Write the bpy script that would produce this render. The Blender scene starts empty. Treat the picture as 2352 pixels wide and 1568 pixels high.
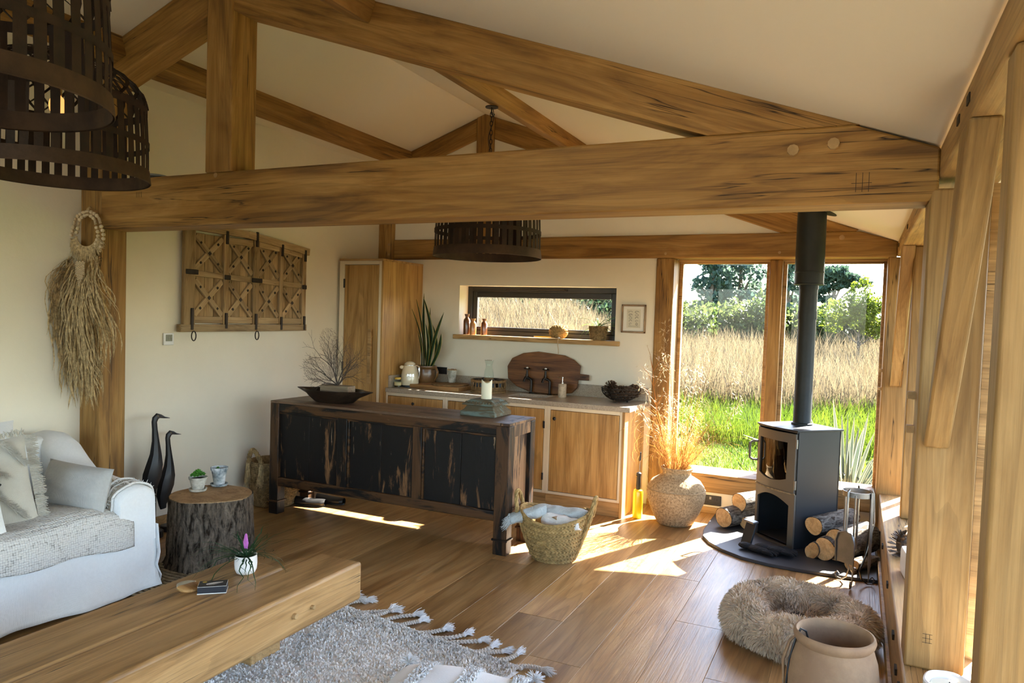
import bpy, bmesh, math, random
import numpy as np
from mathutils import Vector, Matrix, Quaternion
random.seed(7); np.random.seed(7)
S = bpy.context.scene; C = S.collection
PI = math.pi; sin = math.sin; cos = math.cos
V = Vector
# ---------------------------------------------------------------- camera
cd = bpy.data.cameras.new('camera'); cam = bpy.data.objects.new('camera', cd); C.objects.link(cam)
CX_ = V((0.9043229, 0.4256028, 0.0325939)); CY_ = V((-0.0475889, 0.0246444, 0.9985629)); CZ_ = V((0.4241879, -0.9045744, 0.0425405))
cam.matrix_world = Matrix(((CX_[0], CY_[0], CZ_[0], 0), (CX_[1], CY_[1], CZ_[1], 0), (CX_[2], CY_[2], CZ_[2], 1.58), (0, 0, 0, 1)))
cd.sensor_width = 36; cd.lens = 25.867; cd.shift_y = 19.16 / 2352; cd.clip_end = 500; cd.clip_start = .05
S.camera = cam
# ---------------------------------------------------------------- sky, sun, exposure
SUN = V((.395, .92, .86)).normalized()
w = bpy.data.worlds.new('sky'); S.world = w; w.use_nodes = True
wn = w.node_tree; bg = wn.nodes['Background']
sk = wn.nodes.new('ShaderNodeTexSky'); sk.sky_type = 'NISHITA'; sk.sun_disc = False
sk.sun_elevation = math.asin(SUN.z); sk.sun_rotation = math.atan2(SUN.x, SUN.y)
sk.air_density = 1.0; sk.dust_density = 1.0; sk.ozone_density = 1.0
wn.links.new(sk.outputs[0], bg.inputs[0]); bg.inputs[1].default_value = 1.2
sl = bpy.data.lights.new('sun', 'SUN'); sl.energy = 78; sl.angle = math.radians(.53); sl.color = (1, .94, .84)
so = bpy.data.objects.new('sun', sl); C.objects.link(so); so.rotation_euler = SUN.to_track_quat('Z', 'Y').to_euler(); so.location = SUN * 30
S.view_settings.view_transform = 'Standard'; S.view_settings.look = 'None'; S.view_settings.gamma = 1
S.view_settings.exposure = 0.22; S.view_settings.use_curve_mapping = False
cy = S.cycles; cy.use_denoising = True; cy.max_bounces = 10; cy.diffuse_bounces = 6; cy.glossy_bounces = 4
cy.transmission_bounces = 8; cy.transparent_max_bounces = 24; cy.sample_clamp_indirect = 8; cy.caustics_reflective = False; cy.caustics_refractive = False
# ---------------------------------------------------------------- materials
MT = {}
def nmat(name):
    m = bpy.data.materials.new(name); m.use_nodes = True; MT[name] = m
    nt = m.node_tree; return m, nt, nt.nodes['Principled BSDF']
def nd(nt, t, **k):
    n = nt.nodes.new('ShaderNode' + t)
    for a, b in k.items():
        if a[0] == '_': n.inputs[a[1:].replace('_', ' ')].default_value = b
        else: setattr(n, a, b)
    return n
def ln(nt, a, b): nt.links.new(a, b)
def ramp(nt, fac, st):
    r = nt.nodes.new('ShaderNodeValToRGB'); e = r.color_ramp.elements
    while len(e) < len(st): e.new(.5)
    for x, (p, c) in zip(e, st): x.position = p; x.color = (c[0], c[1], c[2], 1) if not isinstance(c, (int, float)) else (c, c, c, 1)
    ln(nt, fac, r.inputs[0]); return r.outputs[0]
def mix(nt, f, a, b, mode='MIX'):
    n = nt.nodes.new('ShaderNodeMix'); n.data_type = 'RGBA'; n.blend_type = mode
    for i, x in ((0, f), (6, a), (7, b)):
        if isinstance(x, (int, float)): n.inputs[i].default_value = x if i == 0 else (x, x, x, 1)
        elif isinstance(x, tuple): n.inputs[i].default_value = (*x, 1)
        else: ln(nt, x, n.inputs[i])
    return n.outputs[2]
def bump(nt, b, h, st=.3, d=.01):
    n = nd(nt, 'Bump', _Strength=st, _Distance=d); ln(nt, h, n.inputs['Height']); ln(nt, n.outputs[0], b.inputs['Normal'])
def coords(nt, sc=(1, 1, 1), rnd=True, kind='Object'):
    tc = nd(nt, 'TexCoord'); mp = nd(nt, 'Mapping'); mp.inputs['Scale'].default_value = sc
    if rnd:
        oi = nd(nt, 'ObjectInfo'); mu = nd(nt, 'VectorMath', operation='MULTIPLY_ADD'); 
        cb = nd(nt, 'CombineXYZ')
        for i in range(3): ln(nt, oi.outputs['Random'], cb.inputs[i])
        ln(nt, cb.outputs[0], mu.inputs[0]); mu.inputs[1].default_value = (37, 23, 51); ln(nt, tc.outputs[kind], mu.inputs[2])
        ln(nt, mu.outputs[0], mp.inputs['Vector'])
    else: ln(nt, tc.outputs[kind], mp.inputs['Vector'])
    return mp.outputs[0]
def noise(nt, vec, scale, detail=4, rough=.55, dist=0):
    n = nd(nt, 'TexNoise', _Scale=scale, _Detail=detail, _Roughness=rough, _Distortion=dist); ln(nt, vec, n.inputs['Vector']); return n.outputs['Fac']
AX = {'X': (1, 9, 9), 'Y': (9, 1, 9), 'Z': (9, 9, 1)}
def wood(name, dark, mid, light, axis='X', s=1.0, crack=0.0, rough=.55, knot=.5, vary=.25, spec=.35, fine=.5):
    m, nt, b = nmat(name); a = AX[axis]
    v = coords(nt, tuple(q * s for q in a))
    n1 = noise(nt, v, .8, 5, .6, 1.6)
    col = ramp(nt, n1, [(.3, dark), (.48, mid), (.68, light)])
    vr = coords(nt, tuple((q * .62 if q > 1 else .34) * s for q in a)); mpn = vr.node; mpn.inputs['Rotation'].default_value = (.07, .11, .05)
    wd = noise(nt, vr, .9, 2, .5); va = nd(nt, 'VectorMath', operation='MULTIPLY_ADD'); cbn = nd(nt, 'CombineXYZ')
    for i_ in range(3): ln(nt, wd, cbn.inputs[i_])
    ln(nt, cbn.outputs[0], va.inputs[0]); va.inputs[1].default_value = (2.2, 2.2, 2.2); ln(nt, vr, va.inputs[2])
    wv = nd(nt, 'TexWave', wave_type='RINGS', rings_direction=axis, wave_profile='SAW', _Scale=1.5, _Distortion=1.6, _Detail=3)
    wv.inputs['Detail Scale'].default_value = 1.2; ln(nt, va.outputs[0], wv.inputs['Vector'])
    col = mix(nt, .62 * fine * 2 * .8, col, ramp(nt, wv.outputs['Fac'], [(0, 1.06), (.6, .95), (.9, .62), (1, .8)]), 'MULTIPLY')
    v2 = coords(nt, tuple((q * 14 if q > 1 else 2.2) * s for q in a))
    n2 = noise(nt, v2, 1.0, 3, .7)
    col = mix(nt, fine, col, ramp(nt, n2, [(.3, .68), (.55, 1.0), (.8, 1.1)]), 'MULTIPLY')
    h = n2
    if knot:
        vk = coords(nt, tuple((q * .5 if q > 1 else 1.1) * s for q in a))
        vo = nd(nt, 'TexVoronoi', _Scale=.55, _Randomness=1); ln(nt, vk, vo.inputs['Vector'])
        col = mix(nt, 1.0, col, ramp(nt, vo.outputs['Distance'], [(.03, tuple(1 - knot * q for q in (.75, .85, .9))), (.1, (.75, .7, .65)), (.16, 1.0)]), 'MULTIPLY')
    if crack:
        vc = coords(nt, tuple((q * .66 if q > 1 else .17) * s for q in a))
        nc = noise(nt, vc, 1.0, 5, .62, .1)
        msk = noise(nt, coords(nt, tuple((q * .35 if q > 1 else .55) for q in a)), 1.3, 3)
        band = ramp(nt, nc, [(.5 - .006 * crack, 1.0), (.5, 0.0), (.5 + .006 * crack, 1.0)])
        mk = ramp(nt, msk, [(.50, 0.0), (.55, 1.0)])
        cr = mix(nt, mk, 1.0, band)
        col = mix(nt, 1.0, col, mix(nt, cr, (.05, .035, .02), 1.0), 'MULTIPLY')
        mu = nd(nt, 'Math', operation='MULTIPLY'); ln(nt, n2, mu.inputs[0]); ln(nt, cr, mu.inputs[1]); h = mu.outputs[0]
    oi = nd(nt, 'ObjectInfo')
    col = mix(nt, 1.0, col, ramp(nt, oi.outputs['Random'], [(0, 1 - vary), (1, 1 + vary * .6)]), 'MULTIPLY')
    ln(nt, col, b.inputs['Base Color']); b.inputs['Roughness'].default_value = rough; b.inputs['Specular IOR Level'].default_value = spec
    bump(nt, b, h, .35, .004); return m
def plain(name, col, rough=.5, metal=0, spec=.5, nz=.0, ns=30, bmp=0, bs=60, bd=.003, c2=None, sheen=0, coat=0):
    m, nt, b = nmat(name)
    b.inputs['Base Color'].default_value = (*col, 1); b.inputs['Roughness'].default_value = rough; b.inputs['Metallic'].default_value = metal
    b.inputs['Specular IOR Level'].default_value = spec; b.inputs['Sheen Weight'].default_value = sheen; b.inputs['Coat Weight'].default_value = coat
    if nz or c2:
        n = noise(nt, coords(nt), ns, 5, .65)
        c2 = c2 or tuple(q * (1 - nz) for q in col)
        ln(nt, ramp(nt, n, [(.36, c2), (.62, col)]), b.inputs['Base Color'])
    if bmp: bump(nt, b, noise(nt, coords(nt), bs, 5, .6), bmp, bd)
    return m
OAKD, OAKM, OAKL = (.15, .070, .016), (.30, .152, .036), (.43, .24, .07)
wood('oak beam', OAKD, OAKM, OAKL, 'X', 1, 1.0, .6)
wood('oak beam pale', (.22, .118, .034), (.36, .205, .068), (.47, .29, .11), 'X', 1, 1.2, .6)
wood('oak floor', (.25, .125, .04), (.40, .225, .082), (.52, .32, .135), 'Y', 1, 0, .33, .55, .28, .5)
wood('oak door', (.27, .138, .04), (.43, .245, .08), (.55, .34, .125), 'Z', 1.1, 0, .5, .4, .12)
wood('oak table', (.20, .105, .036), (.355, .20, .076), (.47, .285, .12), 'Y', 1, 1.3, .42, .6, .1)
wood('oak rail', (.26, .145, .05), (.42, .25, .098), (.54, .345, .15), 'X', 1.2, .8, .55, .4, .12)
wood('chopping board', (.24, .11, .035), (.40, .21, .075), (.52, .31, .12), 'X', 1.6, 0, .45, .3, .2)
wood('paddle wood', (.045, .017, .006), (.13, .05, .015), (.23, .10, .03), 'X', 1.5, .5, .4, .5, .1)
wood('barn wood', (.22, .135, .06), (.36, .24, .115), (.46, .32, .17), 'Z', 1.5, .6, .75, .4, .3)
wood('barn rail', (.25, .16, .08), (.41, .285, .15), (.52, .38, .215), 'Y', 1.5, .6, .75, .4, .3)
def barkmat(name, c1, c2, sc, bs):
    m, nt, b = nmat(name); v = coords(nt, sc); n = noise(nt, v, 1, 6, .65, 1.2); f = noise(nt, coords(nt), 70, 4, .7)
    c = ramp(nt, n, [(.38, c2), (.50, tuple(q * .55 for q in c1)), (.66, c1)])
    ln(nt, mix(nt, .7, c, ramp(nt, f, [(.3, .55), (.7, 1.15)]), 'MULTIPLY'), b.inputs['Base Color']); b.inputs['Roughness'].default_value = .95; b.inputs['Specular IOR Level'].default_value = .1
    bump(nt, b, n, 1, bs)
barkmat('stump bark', (.20, .155, .115), (.022, .015, .010), (26, 26, 7), .02)
barkmat('log bark', (.30, .265, .22), (.05, .036, .026), (34, 34, 12), .012)
wood('stump cut', (.24, .13, .055), (.36, .215, .10), (.44, .28, .14), 'Z', .9, .4, .7, .2, .1)
wood('log cut', (.5, .27, .10), (.65, .38, .16), (.74, .47, .22), 'Z', 2, .6, .8, .2, .1)
wood('dark bowl', (.010, .006, .004), (.022, .013, .008), (.045, .027, .016), 'X', 1.5, 0, .38, .3, .1)
wood('block wood', (.16, .11, .065), (.24, .175, .11), (.32, .25, .16), 'X', 2, .6, .8, .3, .1)
plain('plaster', (.78, .725, .60), .9, 0, .2, .05, 1.4, .35, 22, .004)
plain('ceiling paint', (.74, .68, .56), .9, 0, .2)
plain('cream paint', (.68, .59, .43), .55, 0, .35)
plain('black metal', (.012, .012, .013), .45, 0, .5, .2, 20)
plain('stove black', (.017, .019, .022), .45, .0, .4, 0, 20, .12, 220, .001)
plain('stove door', (.10, .088, .072), .5, .3, .5, 0, 20, .1, 220, .001)
plain('flue black', (.016, .018, .016), .5, .0, .3, .25, 12)
plain('iron', (.035, .026, .02), .6, .6, .5, .4, 25)
plain('steel', (.26, .25, .235), .42, 1, .5, .2, 12)
plain('chrome', (.8, .8, .8), .08, 1)
plain('brass', (.55, .40, .15), .3, 1)
plain('rust iron', (.040, .022, .012), .75, .25, .3, 0, 9, .4, 45, .003, (.020, .013, .008))
plain('rust rim', (.075, .042, .022), .7, .3, .3, 0, 7, .4, 45, .003, (.035, .02, .012))
plain('window black', (.018, .016, .014), .35, 0, .5)
plain('slate', (.035, .038, .045), .5, 0, .5, .3, 4, .08, 60, .002)
plain('soot', (.008, .008, .008), .9)
plain('bark', (.26, .20, .145), .95, 0, .1, 0, 26, 1, 40, .02, (.05, .035, .024))
plain('firebark', (.30, .26, .21), .95, 0, .1, 0, 40, 1, 70, .012, (.06, .045, .035))
plain('twig', (.06, .045, .035), .8)
plain('cone brown', (.085, .048, .026), .7, 0, .3, .6, 40)
plain('cone tip', (.25, .16, .09), .8)
plain('vase clay', (.52, .38, .22), .85, 0, .2, 0, 75, .9, 60, .010, (.24, .165, .09))
plain('terracotta', (.36, .23, .13), .75, 0, .3, 0, 7, .4, 30, .004, (.27, .165, .095))
plain('jar inside', (.16, .09, .05), .85, 0, .2, .5, 9)
plain('white pot', (.80, .77, .74), .45)
plain('soil', (.03, .02, .014), .95, 0, .2, .5, 60, 1, 90, .01)
plain('old pot', (.66, .64, .57), .85, 0, .2, 0, 16, .8, 40, .006, (.28, .27, .21))
plain('old pot blue', (.62, .65, .66), .85, 0, .2, 0, 16, .8, 40, .006, (.13, .17, .19))
plain('stoneware', (.17, .065, .018), .22, 0, .6, 0, 8, 0, 1, 0, (.09, .03, .01), 0, .4)
plain('stoneware tan', (.40, .19, .06), .25, 0, .6, .25, 8, coat=.4)
plain('jug brown', (.20, .10, .035), .3, 0, .5, .5, 5, coat=.3)
plain('jute', (.42, .27, .11), .9, 0, .1, .45, 60, .6, 120, .004)
plain('seagrass', (.34, .225, .10), .85, 0, .2, .55, 35, .5, 90, .004)
plain('basket straw', (.47, .31, .12), .8, 0, .2, .5, 30, .5, 90, .004)
plain('wicker', (.26, .155, .065), .7, 0, .3, .5, 40)
plain('cork', (.45, .3, .17), .9, 0, .2, .4, 80)
plain('raffia', (.56, .40, .20), .8, 0, .2, .6, 50)
plain('bead', (.62, .47, .29), .6, 0, .4, .2, 20)
plain('string', (.55, .40, .24), .9)
plain('bird black', (.008, .008, .009), .42, 0, .5)
plain('candle wax', (.80, .77, .60), .5, 0, .5)
MT['candle wax'].node_tree.nodes['Principled BSDF'].inputs['Subsurface Weight'].default_value = .25
MT['candle wax'].node_tree.nodes['Principled BSDF'].inputs['Subsurface Radius'].default_value = (.02, .015, .008)
plain('kettle cream', (.74, .66, .47), .18, 0, .6, coat=.6)
plain('black plastic', (.014, .014, .014), .4)
plain('white plastic', (.72, .72, .72), .4)
plain('lcd', (.16, .17, .14), .2)
plain('lcd ink', (.05, .05, .05), .6)
plain('yellow paint', (.80, .62, .012), .3, 0, .5, coat=.4)
plain('yellow lid', (.62, .40, .06), .4)
plain('honey', (.06, .03, .008), .15)
plain('label cream', (.6, .5, .25), .7)
plain('paper', (.72, .68, .55), .8, 0, .2, .12, 6)
plain('mount white', (.80, .78, .70), .8)
plain('ink', (.10, .10, .09), .8)
plain('bronze frame', (.28, .16, .075), .38, .5, .5, .4, 10)
plain('match black', (.012, .014, .022), .45)
plain('match white', (.78, .77, .72), .6)
plain('match gold', (.42, .28, .04), .5)
plain('resin grey', (.30, .27, .20), .18, 0, .5, .2, 8, coat=.6)
plain('bract pink', (.62, .16, .56), .5, 0, .4, .25, 30)
plain('concrete soap', (.58, .45, .31), .85, 0, .3, .3, 45, .3, 60, .003)
plain('tap iron', (.03, .024, .02), .35, .8, .5)
plain('glove', (.006, .006, .007), .75, 0, .3, 0, 1, .8, 60, .01)
plain('pouffe white', (.78, .78, .77), .9, 0, .1, 0, 1, .5, 160, .003, sheen=.3)
plain('tuft white', (.82, .81, .79), .95, 0, .1, .1, 50, .8, 150, .006, sheen=.3)
plain('rug pile', (.88, .84, .78), .95, 0, .1, .28, 16, .6, 70, .01, sheen=.2)
plain('rug cord', (.66, .60, .52), .95, 0, .1, .25, 60, .8, 130, .006)
plain('jute rug', (.30, .23, .14), .95, 0, .1, .5, 30, .8, 80, .01)
plain('dog fur', (.68, .53, .37), .95, 0, .1, .3, 10, sheen=.3)
plain('oak peg', (.46, .29, .13), .7, 0, .3, .3, 14)
plain('peg hole', (.03, .018, .008), .9)
plain('hose grey', (.25, .28, .30), .5)
plain('log inner', (.7, .43, .18), .85, 0, .2, .25, 20)
plain('insulation', (.42, .33, .06), .9, 0, .1, .3, 12)
def cloth(name, col, s=240, st=.35, c2=None, wr=.5, sheen=.15):
    m, nt, b = nmat(name); v = coords(nt, (1, 1, 1), False)
    h1 = nd(nt, 'TexWave', bands_direction='X', _Scale=s / 6.28); ln(nt, v, h1.inputs[0]); h2 = nd(nt, 'TexWave', bands_direction='Z', _Scale=s / 6.28); ln(nt, v, h2.inputs[0])
    h3 = nd(nt, 'TexWave', bands_direction='Y', _Scale=s / 6.28); ln(nt, v, h3.inputs[0])
    hh = mix(nt, .5, mix(nt, .5, h1.outputs[1], h2.outputs[1]), h3.outputs[1])
    big = noise(nt, v, 9, 3, .6, .8)
    n = noise(nt, v, 60, 4, .7)
    ln(nt, mix(nt, n, c2 or tuple(q * .86 for q in col), col), b.inputs['Base Color'])
    ad = nd(nt, 'Math', operation='MULTIPLY_ADD'); ln(nt, big, ad.inputs[0]); ad.inputs[1].default_value = 6 * wr; ln(nt, hh, ad.inputs[2])
    b.inputs['Roughness'].default_value = .95; b.inputs['Specular IOR Level'].default_value = .1; b.inputs['Sheen Weight'].default_value = sheen
    bump(nt, b, ad.outputs[0], st, .004); return m
cloth('sofa linen', (.80, .82, .83), 500, .3)
cloth('lumbar linen', (.50, .495, .47), 600, .3, (.38, .375, .36))
cloth('pillow white', (.80, .81, .79), 500, .25)
cloth('pillow stone', (.54, .51, .44), 500, .3)
cloth('throw blue', (.62, .65, .64), 300, .6, (.36, .41, .42), 1.5)
cloth('throw white', (.80, .79, .75), 300, .6, None, 1.2)
cloth('throw tan', (.30, .25, .19), 200, .6, (.5, .48, .42), 1)
def knit(name, col, dark, s):
    m, nt, b = nmat(name); v = coords(nt, (1, 1, 1), False)
    vo = nd(nt, 'TexVoronoi', _Scale=s, _Randomness=.35); ln(nt, v, vo.inputs['Vector'])
    ln(nt, ramp(nt, vo.outputs['Distance'], [(.15, col), (.62, tuple(q * .8 for q in col)), (.8, dark)]), b.inputs['Base Color'])
    iv = nd(nt, 'Math', operation='SUBTRACT'); iv.inputs[0].default_value = 1; ln(nt, vo.outputs['Distance'], iv.inputs[1])
    bump(nt, b, iv.outputs[0], .9, .008); b.inputs['Roughness'].default_value = .95; b.inputs['Specular IOR Level'].default_value = .1; return m
knit('knit throw', (.68, .66, .62), (.22, .21, .19), 88)
knit('lattice', (.5, .4, .3), (.1, .08, .05), 120)
def stone():
    m, nt, b = nmat('quartz top'); v = coords(nt, (1, 1, 1), False)
    n = noise(nt, v, 170, 3, .7); n2 = noise(nt, v, 60, 3, .6)
    c = ramp(nt, n, [(.33, (.20, .16, .12)), (.47, (.37, .31, .235)), (.7, (.46, .395, .31))])
    ln(nt, mix(nt, .35, c, ramp(nt, n2, [(.4, .75), (.6, 1.0)]), 'MULTIPLY'), b.inputs['Base Color']); b.inputs['Roughness'].default_value = .28
stone()
def distress(name, axis, paint=(.010, .008, .007), under=(.20, .10, .042), amt=.5, pale=(.40, .27, .16), rough=.45):
    m, nt, b = nmat(name); a = AX[axis]
    n = noise(nt, coords(nt, tuple(q * .9 if q > 1 else 1.6 for q in a)), 1.1, 7, .68, .6)
    f = noise(nt, coords(nt, tuple(q * 6 if q > 1 else 3 for q in a)), 1.2, 5, .7)
    c = mix(nt, ramp(nt, n, [(amt, 0.0), (amt + .07, 1.0)]), paint, mix(nt, f, tuple(q * .4 for q in under), tuple(q * 1.5 for q in under)))
    ch = noise(nt, coords(nt, tuple(q * 2.2 if q > 1 else 2.0 for q in a)), 1.6, 6, .7)
    c = mix(nt, ramp(nt, ch, [(.66, 0.0), (.71, 1.0)]), c, pale)
    ln(nt, c, b.inputs['Base Color']); b.inputs['Roughness'].default_value = rough; b.inputs['Specular IOR Level'].default_value = .22
    bump(nt, b, n, .5, .006); return m
distress('chest paint', 'Z', amt=.57)
distress('chest rail', 'X', under=(.085, .04, .016), amt=.47)
distress('chest post', 'Z', under=(.075, .036, .015), amt=.48)
distress('chest end', 'Z', paint=(.05, .03, .022), under=(.24, .14, .075), amt=.46, pale=(.5, .38, .25))
distress('chest top', 'X', paint=(.075, .045, .028), under=(.15, .09, .055), amt=.42, rough=.42, pale=(.25, .18, .12))
distress('plinth paint', 'X', paint=(.15, .20, .18), under=(.125, .10, .06), amt=.41, pale=(.42, .52, .52), rough=.8)
def glass(name, tint=(1, 1, 1), refl=.9):
    m, nt, b = nmat(name); nt.nodes.remove(b); out = nt.nodes['Material Output']
    t = nd(nt, 'BsdfTransparent'); t.inputs[0].default_value = (*tint, 1); g = nd(nt, 'BsdfGlossy'); g.inputs['Roughness'].default_value = .0
    g.inputs['Color'].default_value = (refl, refl, refl, 1)
    fr = nd(nt, 'Fresnel'); fr.inputs['IOR'].default_value = 1.5; mx = nd(nt, 'MixShader')
    ge = nd(nt, 'NewGeometry'); mu = nd(nt, 'Math', operation='MULTIPLY_ADD'); ln(nt, ge.outputs['Backfacing'], mu.inputs[0]); mu.inputs[1].default_value = -1; mu.inputs[2].default_value = 1
    m2 = nd(nt, 'Math', operation='MULTIPLY'); ln(nt, mu.outputs[0], m2.inputs[0]); ln(nt, fr.outputs[0], m2.inputs[1])
    ln(nt, m2.outputs[0], mx.inputs[0]); ln(nt, t.outputs[0], mx.inputs[1]); ln(nt, g.outputs[0], mx.inputs[2]); ln(nt, mx.outputs[0], out.inputs[0]); return m
glass('pane glass', (1, 1, 1), .5); glass('clear glass', (.90, .95, .93)); glass('stove glass', (.16, .13, .10), 1.0)
def leaf(name, c1, c2, trans=.45, ns=3, rough=.5):
    m, nt, b = nmat(name); out = nt.nodes['Material Output']; v = coords(nt, (1, 1, 1), True)
    n = noise(nt, v, ns, 4, .6); col = ramp(nt, n, [(.35, c1), (.65, c2)])
    ln(nt, col, b.inputs['Base Color']); b.inputs['Roughness'].default_value = rough; b.inputs['Specular IOR Level'].default_value = .25
    t = nd(nt, 'BsdfTranslucent'); ln(nt, col, t.inputs[0]); mx = nd(nt, 'MixShader'); mx.inputs[0].default_value = trans
    ln(nt, b.outputs[0], mx.inputs[1]); ln(nt, t.outputs[0], mx.inputs[2]); ln(nt, mx.outputs[0], out.inputs[0]); return m
leaf('lawn green', (.050, .088, .007), (.084, .118, .010), .5, .7)
leaf('meadow straw', (.09, .07, .037), (.14, .11, .064), .5, .9)
leaf('lawn ground', (.055, .095, .008), (.085, .125, .013), 0, .6, 1)
leaf('meadow ground', (.030, .03, .018), (.045, .04, .025), 0, .6)
leaf('hedge leaf', (.028, .05, .013), (.088, .108, .032), .5, .9)
leaf('tree leaf', (.06, .10, .075), (.095, .135, .085), .5, .5)
leaf('pine leaf', (.03, .065, .04), (.055, .09, .05), .35, .6)
leaf('young leaf', (.075, .11, .010), (.13, .155, .015), .5, .9)
leaf('dark shrub', (.03, .06, .03), (.06, .095, .04), .4, 1.5)
leaf('flax leaf', (.035, .05, .038), (.075, .085, .055), .3, 2)
leaf('flax edge', (.24, .22, .12), (.27, .25, .14), .35, 2)
leaf('dry grass', (.30, .135, .03), (.46, .23, .06), .42, 8)
leaf('dry seed', (.50, .38, .22), (.62, .50, .31), .35, 8)
leaf('fern leaf', (.07, .16, .02), (.14, .24, .03), .5, 20)
leaf('snake leaf', (.012, .035, .016), (.035, .075, .03), .1, 26, .35)
leaf('snake edge', (.42, .38, .08), (.50, .45, .12), .1, 10)
leaf('air plant', (.012, .05, .022), (.03, .085, .03), .2, 12)
leaf('succulent', (.03, .15, .018), (.08, .26, .03), .15, 14)
leaf('sea fan', (.12, .09, .075), (.16, .12, .10), .2, 10)
# ---------------------------------------------------------------- mesh helpers
def frame(d, up=V((0, 0, 1))):
    d = d.normalized()
    if abs(d.dot(up)) > .98: up = V((1, 0, 0)) if abs(d.x) < .9 else V((0, 1, 0))
    x = up.cross(d).normalized(); return x, d.cross(x)
class MB:
    def __init__(s): s.v = []; s.f = []
    def add(s, vs, fs):
        n = len(s.v); s.v += [tuple(q) for q in vs]; s.f += [tuple(i + n for i in f) for f in fs]; return s
    def box(s, c, d, R=None):
        hx, hy, hz = d[0] / 2, d[1] / 2, d[2] / 2; c = V(c)
        vs = [V((x * hx, y * hy, z * hz)) for x in (-1, 1) for y in (-1, 1) for z in (-1, 1)]
        if R is not None: vs = [R @ q for q in vs]
        return s.add([q + c for q in vs], [(0, 1, 3, 2), (4, 6, 7, 5), (0, 4, 5, 1), (2, 3, 7, 6), (0, 2, 6, 4), (1, 5, 7, 3)])
    def bb(s, x0, x1, y0, y1, z0, z1): return s.box(((x0 + x1) / 2, (y0 + y1) / 2, (z0 + z1) / 2), (x1 - x0, y1 - y0, z1 - z0))
    def tube(s, pts, r, n=8, caps=True, flat=1.0, up=V((0, 0, 1))):
        pts = [V(p) for p in pts]; m = len(pts); rr = r if isinstance(r, (list, tuple)) else [r] * m
        vs = []; x = None
        for i, p in enumerate(pts):
            d = (pts[min(i + 1, m - 1)] - pts[max(i - 1, 0)])
            if d.length < 1e-9: d = V((0, 0, 1))
            d.normalize()
            if x is None: x, y = frame(d, up)
            else:
                x = (x - d * x.dot(d)); x = x.normalized() if x.length > 1e-6 else frame(d)[0]; y = d.cross(x)
            vs += [p + x * (rr[i] * cos(2 * PI * k / n)) + y * (rr[i] * flat * sin(2 * PI * k / n)) for k in range(n)]
        fs = [(i * n + k, i * n + (k + 1) % n, (i + 1) * n + (k + 1) % n, (i + 1) * n + k) for i in range(m - 1) for k in range(n)]
        if caps: fs += [tuple(range(n))[::-1], tuple((m - 1) * n + k for k in range(n))]
        return s.add(vs, fs)
    def cyl(s, a, b, r, r2=None, n=16): return s.tube([a, b], [r, r if r2 is None else r2], n)
    def lathe(s, prof, n=28, c=(0, 0, 0), sx=1, sy=1, rip=None, caps=False):
        c = V(c); vs = []
        for r, z in prof:
            for k in range(n):
                t = 2 * PI * k / n; q = 1 + (rip(t, z) if rip else 0)
                vs.append(c + V((r * cos(t) * sx * q, r * sin(t) * sy * q, z)))
        m = len(prof); fs = [(i * n + k, i * n + (k + 1) % n, (i + 1) * n + (k + 1) % n, (i + 1) * n + k) for i in range(m - 1) for k in range(n)]
        if caps and prof[0][0] > 1e-5: fs.append(tuple(range(n))[::-1])
        if caps and prof[-1][0] > 1e-5: fs.append(tuple((m - 1) * n + k for k in range(n)))
        return s.add(vs, fs)
    def sph(s, c, r, nu=12, nv=8, R=None, fn=None):
        if not isinstance(r, (tuple, list)): r = (r, r, r)
        c = V(c); vs = [];
        for j in range(nv + 1):
            for i in range(nu):
                a = 2 * PI * i / nu; b = PI * j / nv - PI / 2; p = V((r[0] * cos(b) * cos(a), r[1] * cos(b) * sin(a), r[2] * sin(b)))
                if fn: p *= fn(p)
                if R is not None: p = R @ p
                vs.append(c + p)
        return s.add(vs, [(j * nu + i, j * nu + (i + 1) % nu, (j + 1) * nu + (i + 1) % nu, (j + 1) * nu + i) for j in range(nv) for i in range(nu)])
    def prism(s, poly, h, M=None):
        n = len(poly); vs = [V((x, y, 0)) for x, y in poly] + [V((x, y, h)) for x, y in poly]
        if M is not None: vs = [M @ q for q in vs]
        return s.add(vs, [tuple(range(n))[::-1], tuple(range(n, 2 * n))] + [(i, (i + 1) % n, n + (i + 1) % n, n + i) for i in range(n)])
    def grid(s, fn, nu, nv):
        vs = [fn(i / nu, j / nv) for j in range(nv + 1) for i in range(nu + 1)]
        return s.add(vs, [(j * (nu + 1) + i, j * (nu + 1) + i + 1, (j + 1) * (nu + 1) + i + 1, (j + 1) * (nu + 1) + i) for j in range(nv) for i in range(nu)])
    def strip(s, pts, w, up=V((0, 0, 1)), side=None):
        pts = [V(p) for p in pts]; m = len(pts); vs = []
        for i, p in enumerate(pts):
            d = (pts[min(i + 1, m - 1)] - pts[max(i - 1, 0)]).normalized()
            x = side if side is not None else (d.cross(up).normalized() if abs(d.dot(up)) < .99 else V((1, 0, 0)))
            ww = (w[i] if isinstance(w, (list, tuple)) else w) / 2; vs += [p - x * ww, p + x * ww]
        return s.add(vs, [(2 * i, 2 * i + 1, 2 * i + 3, 2 * i + 2) for i in range(m - 1)])
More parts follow.
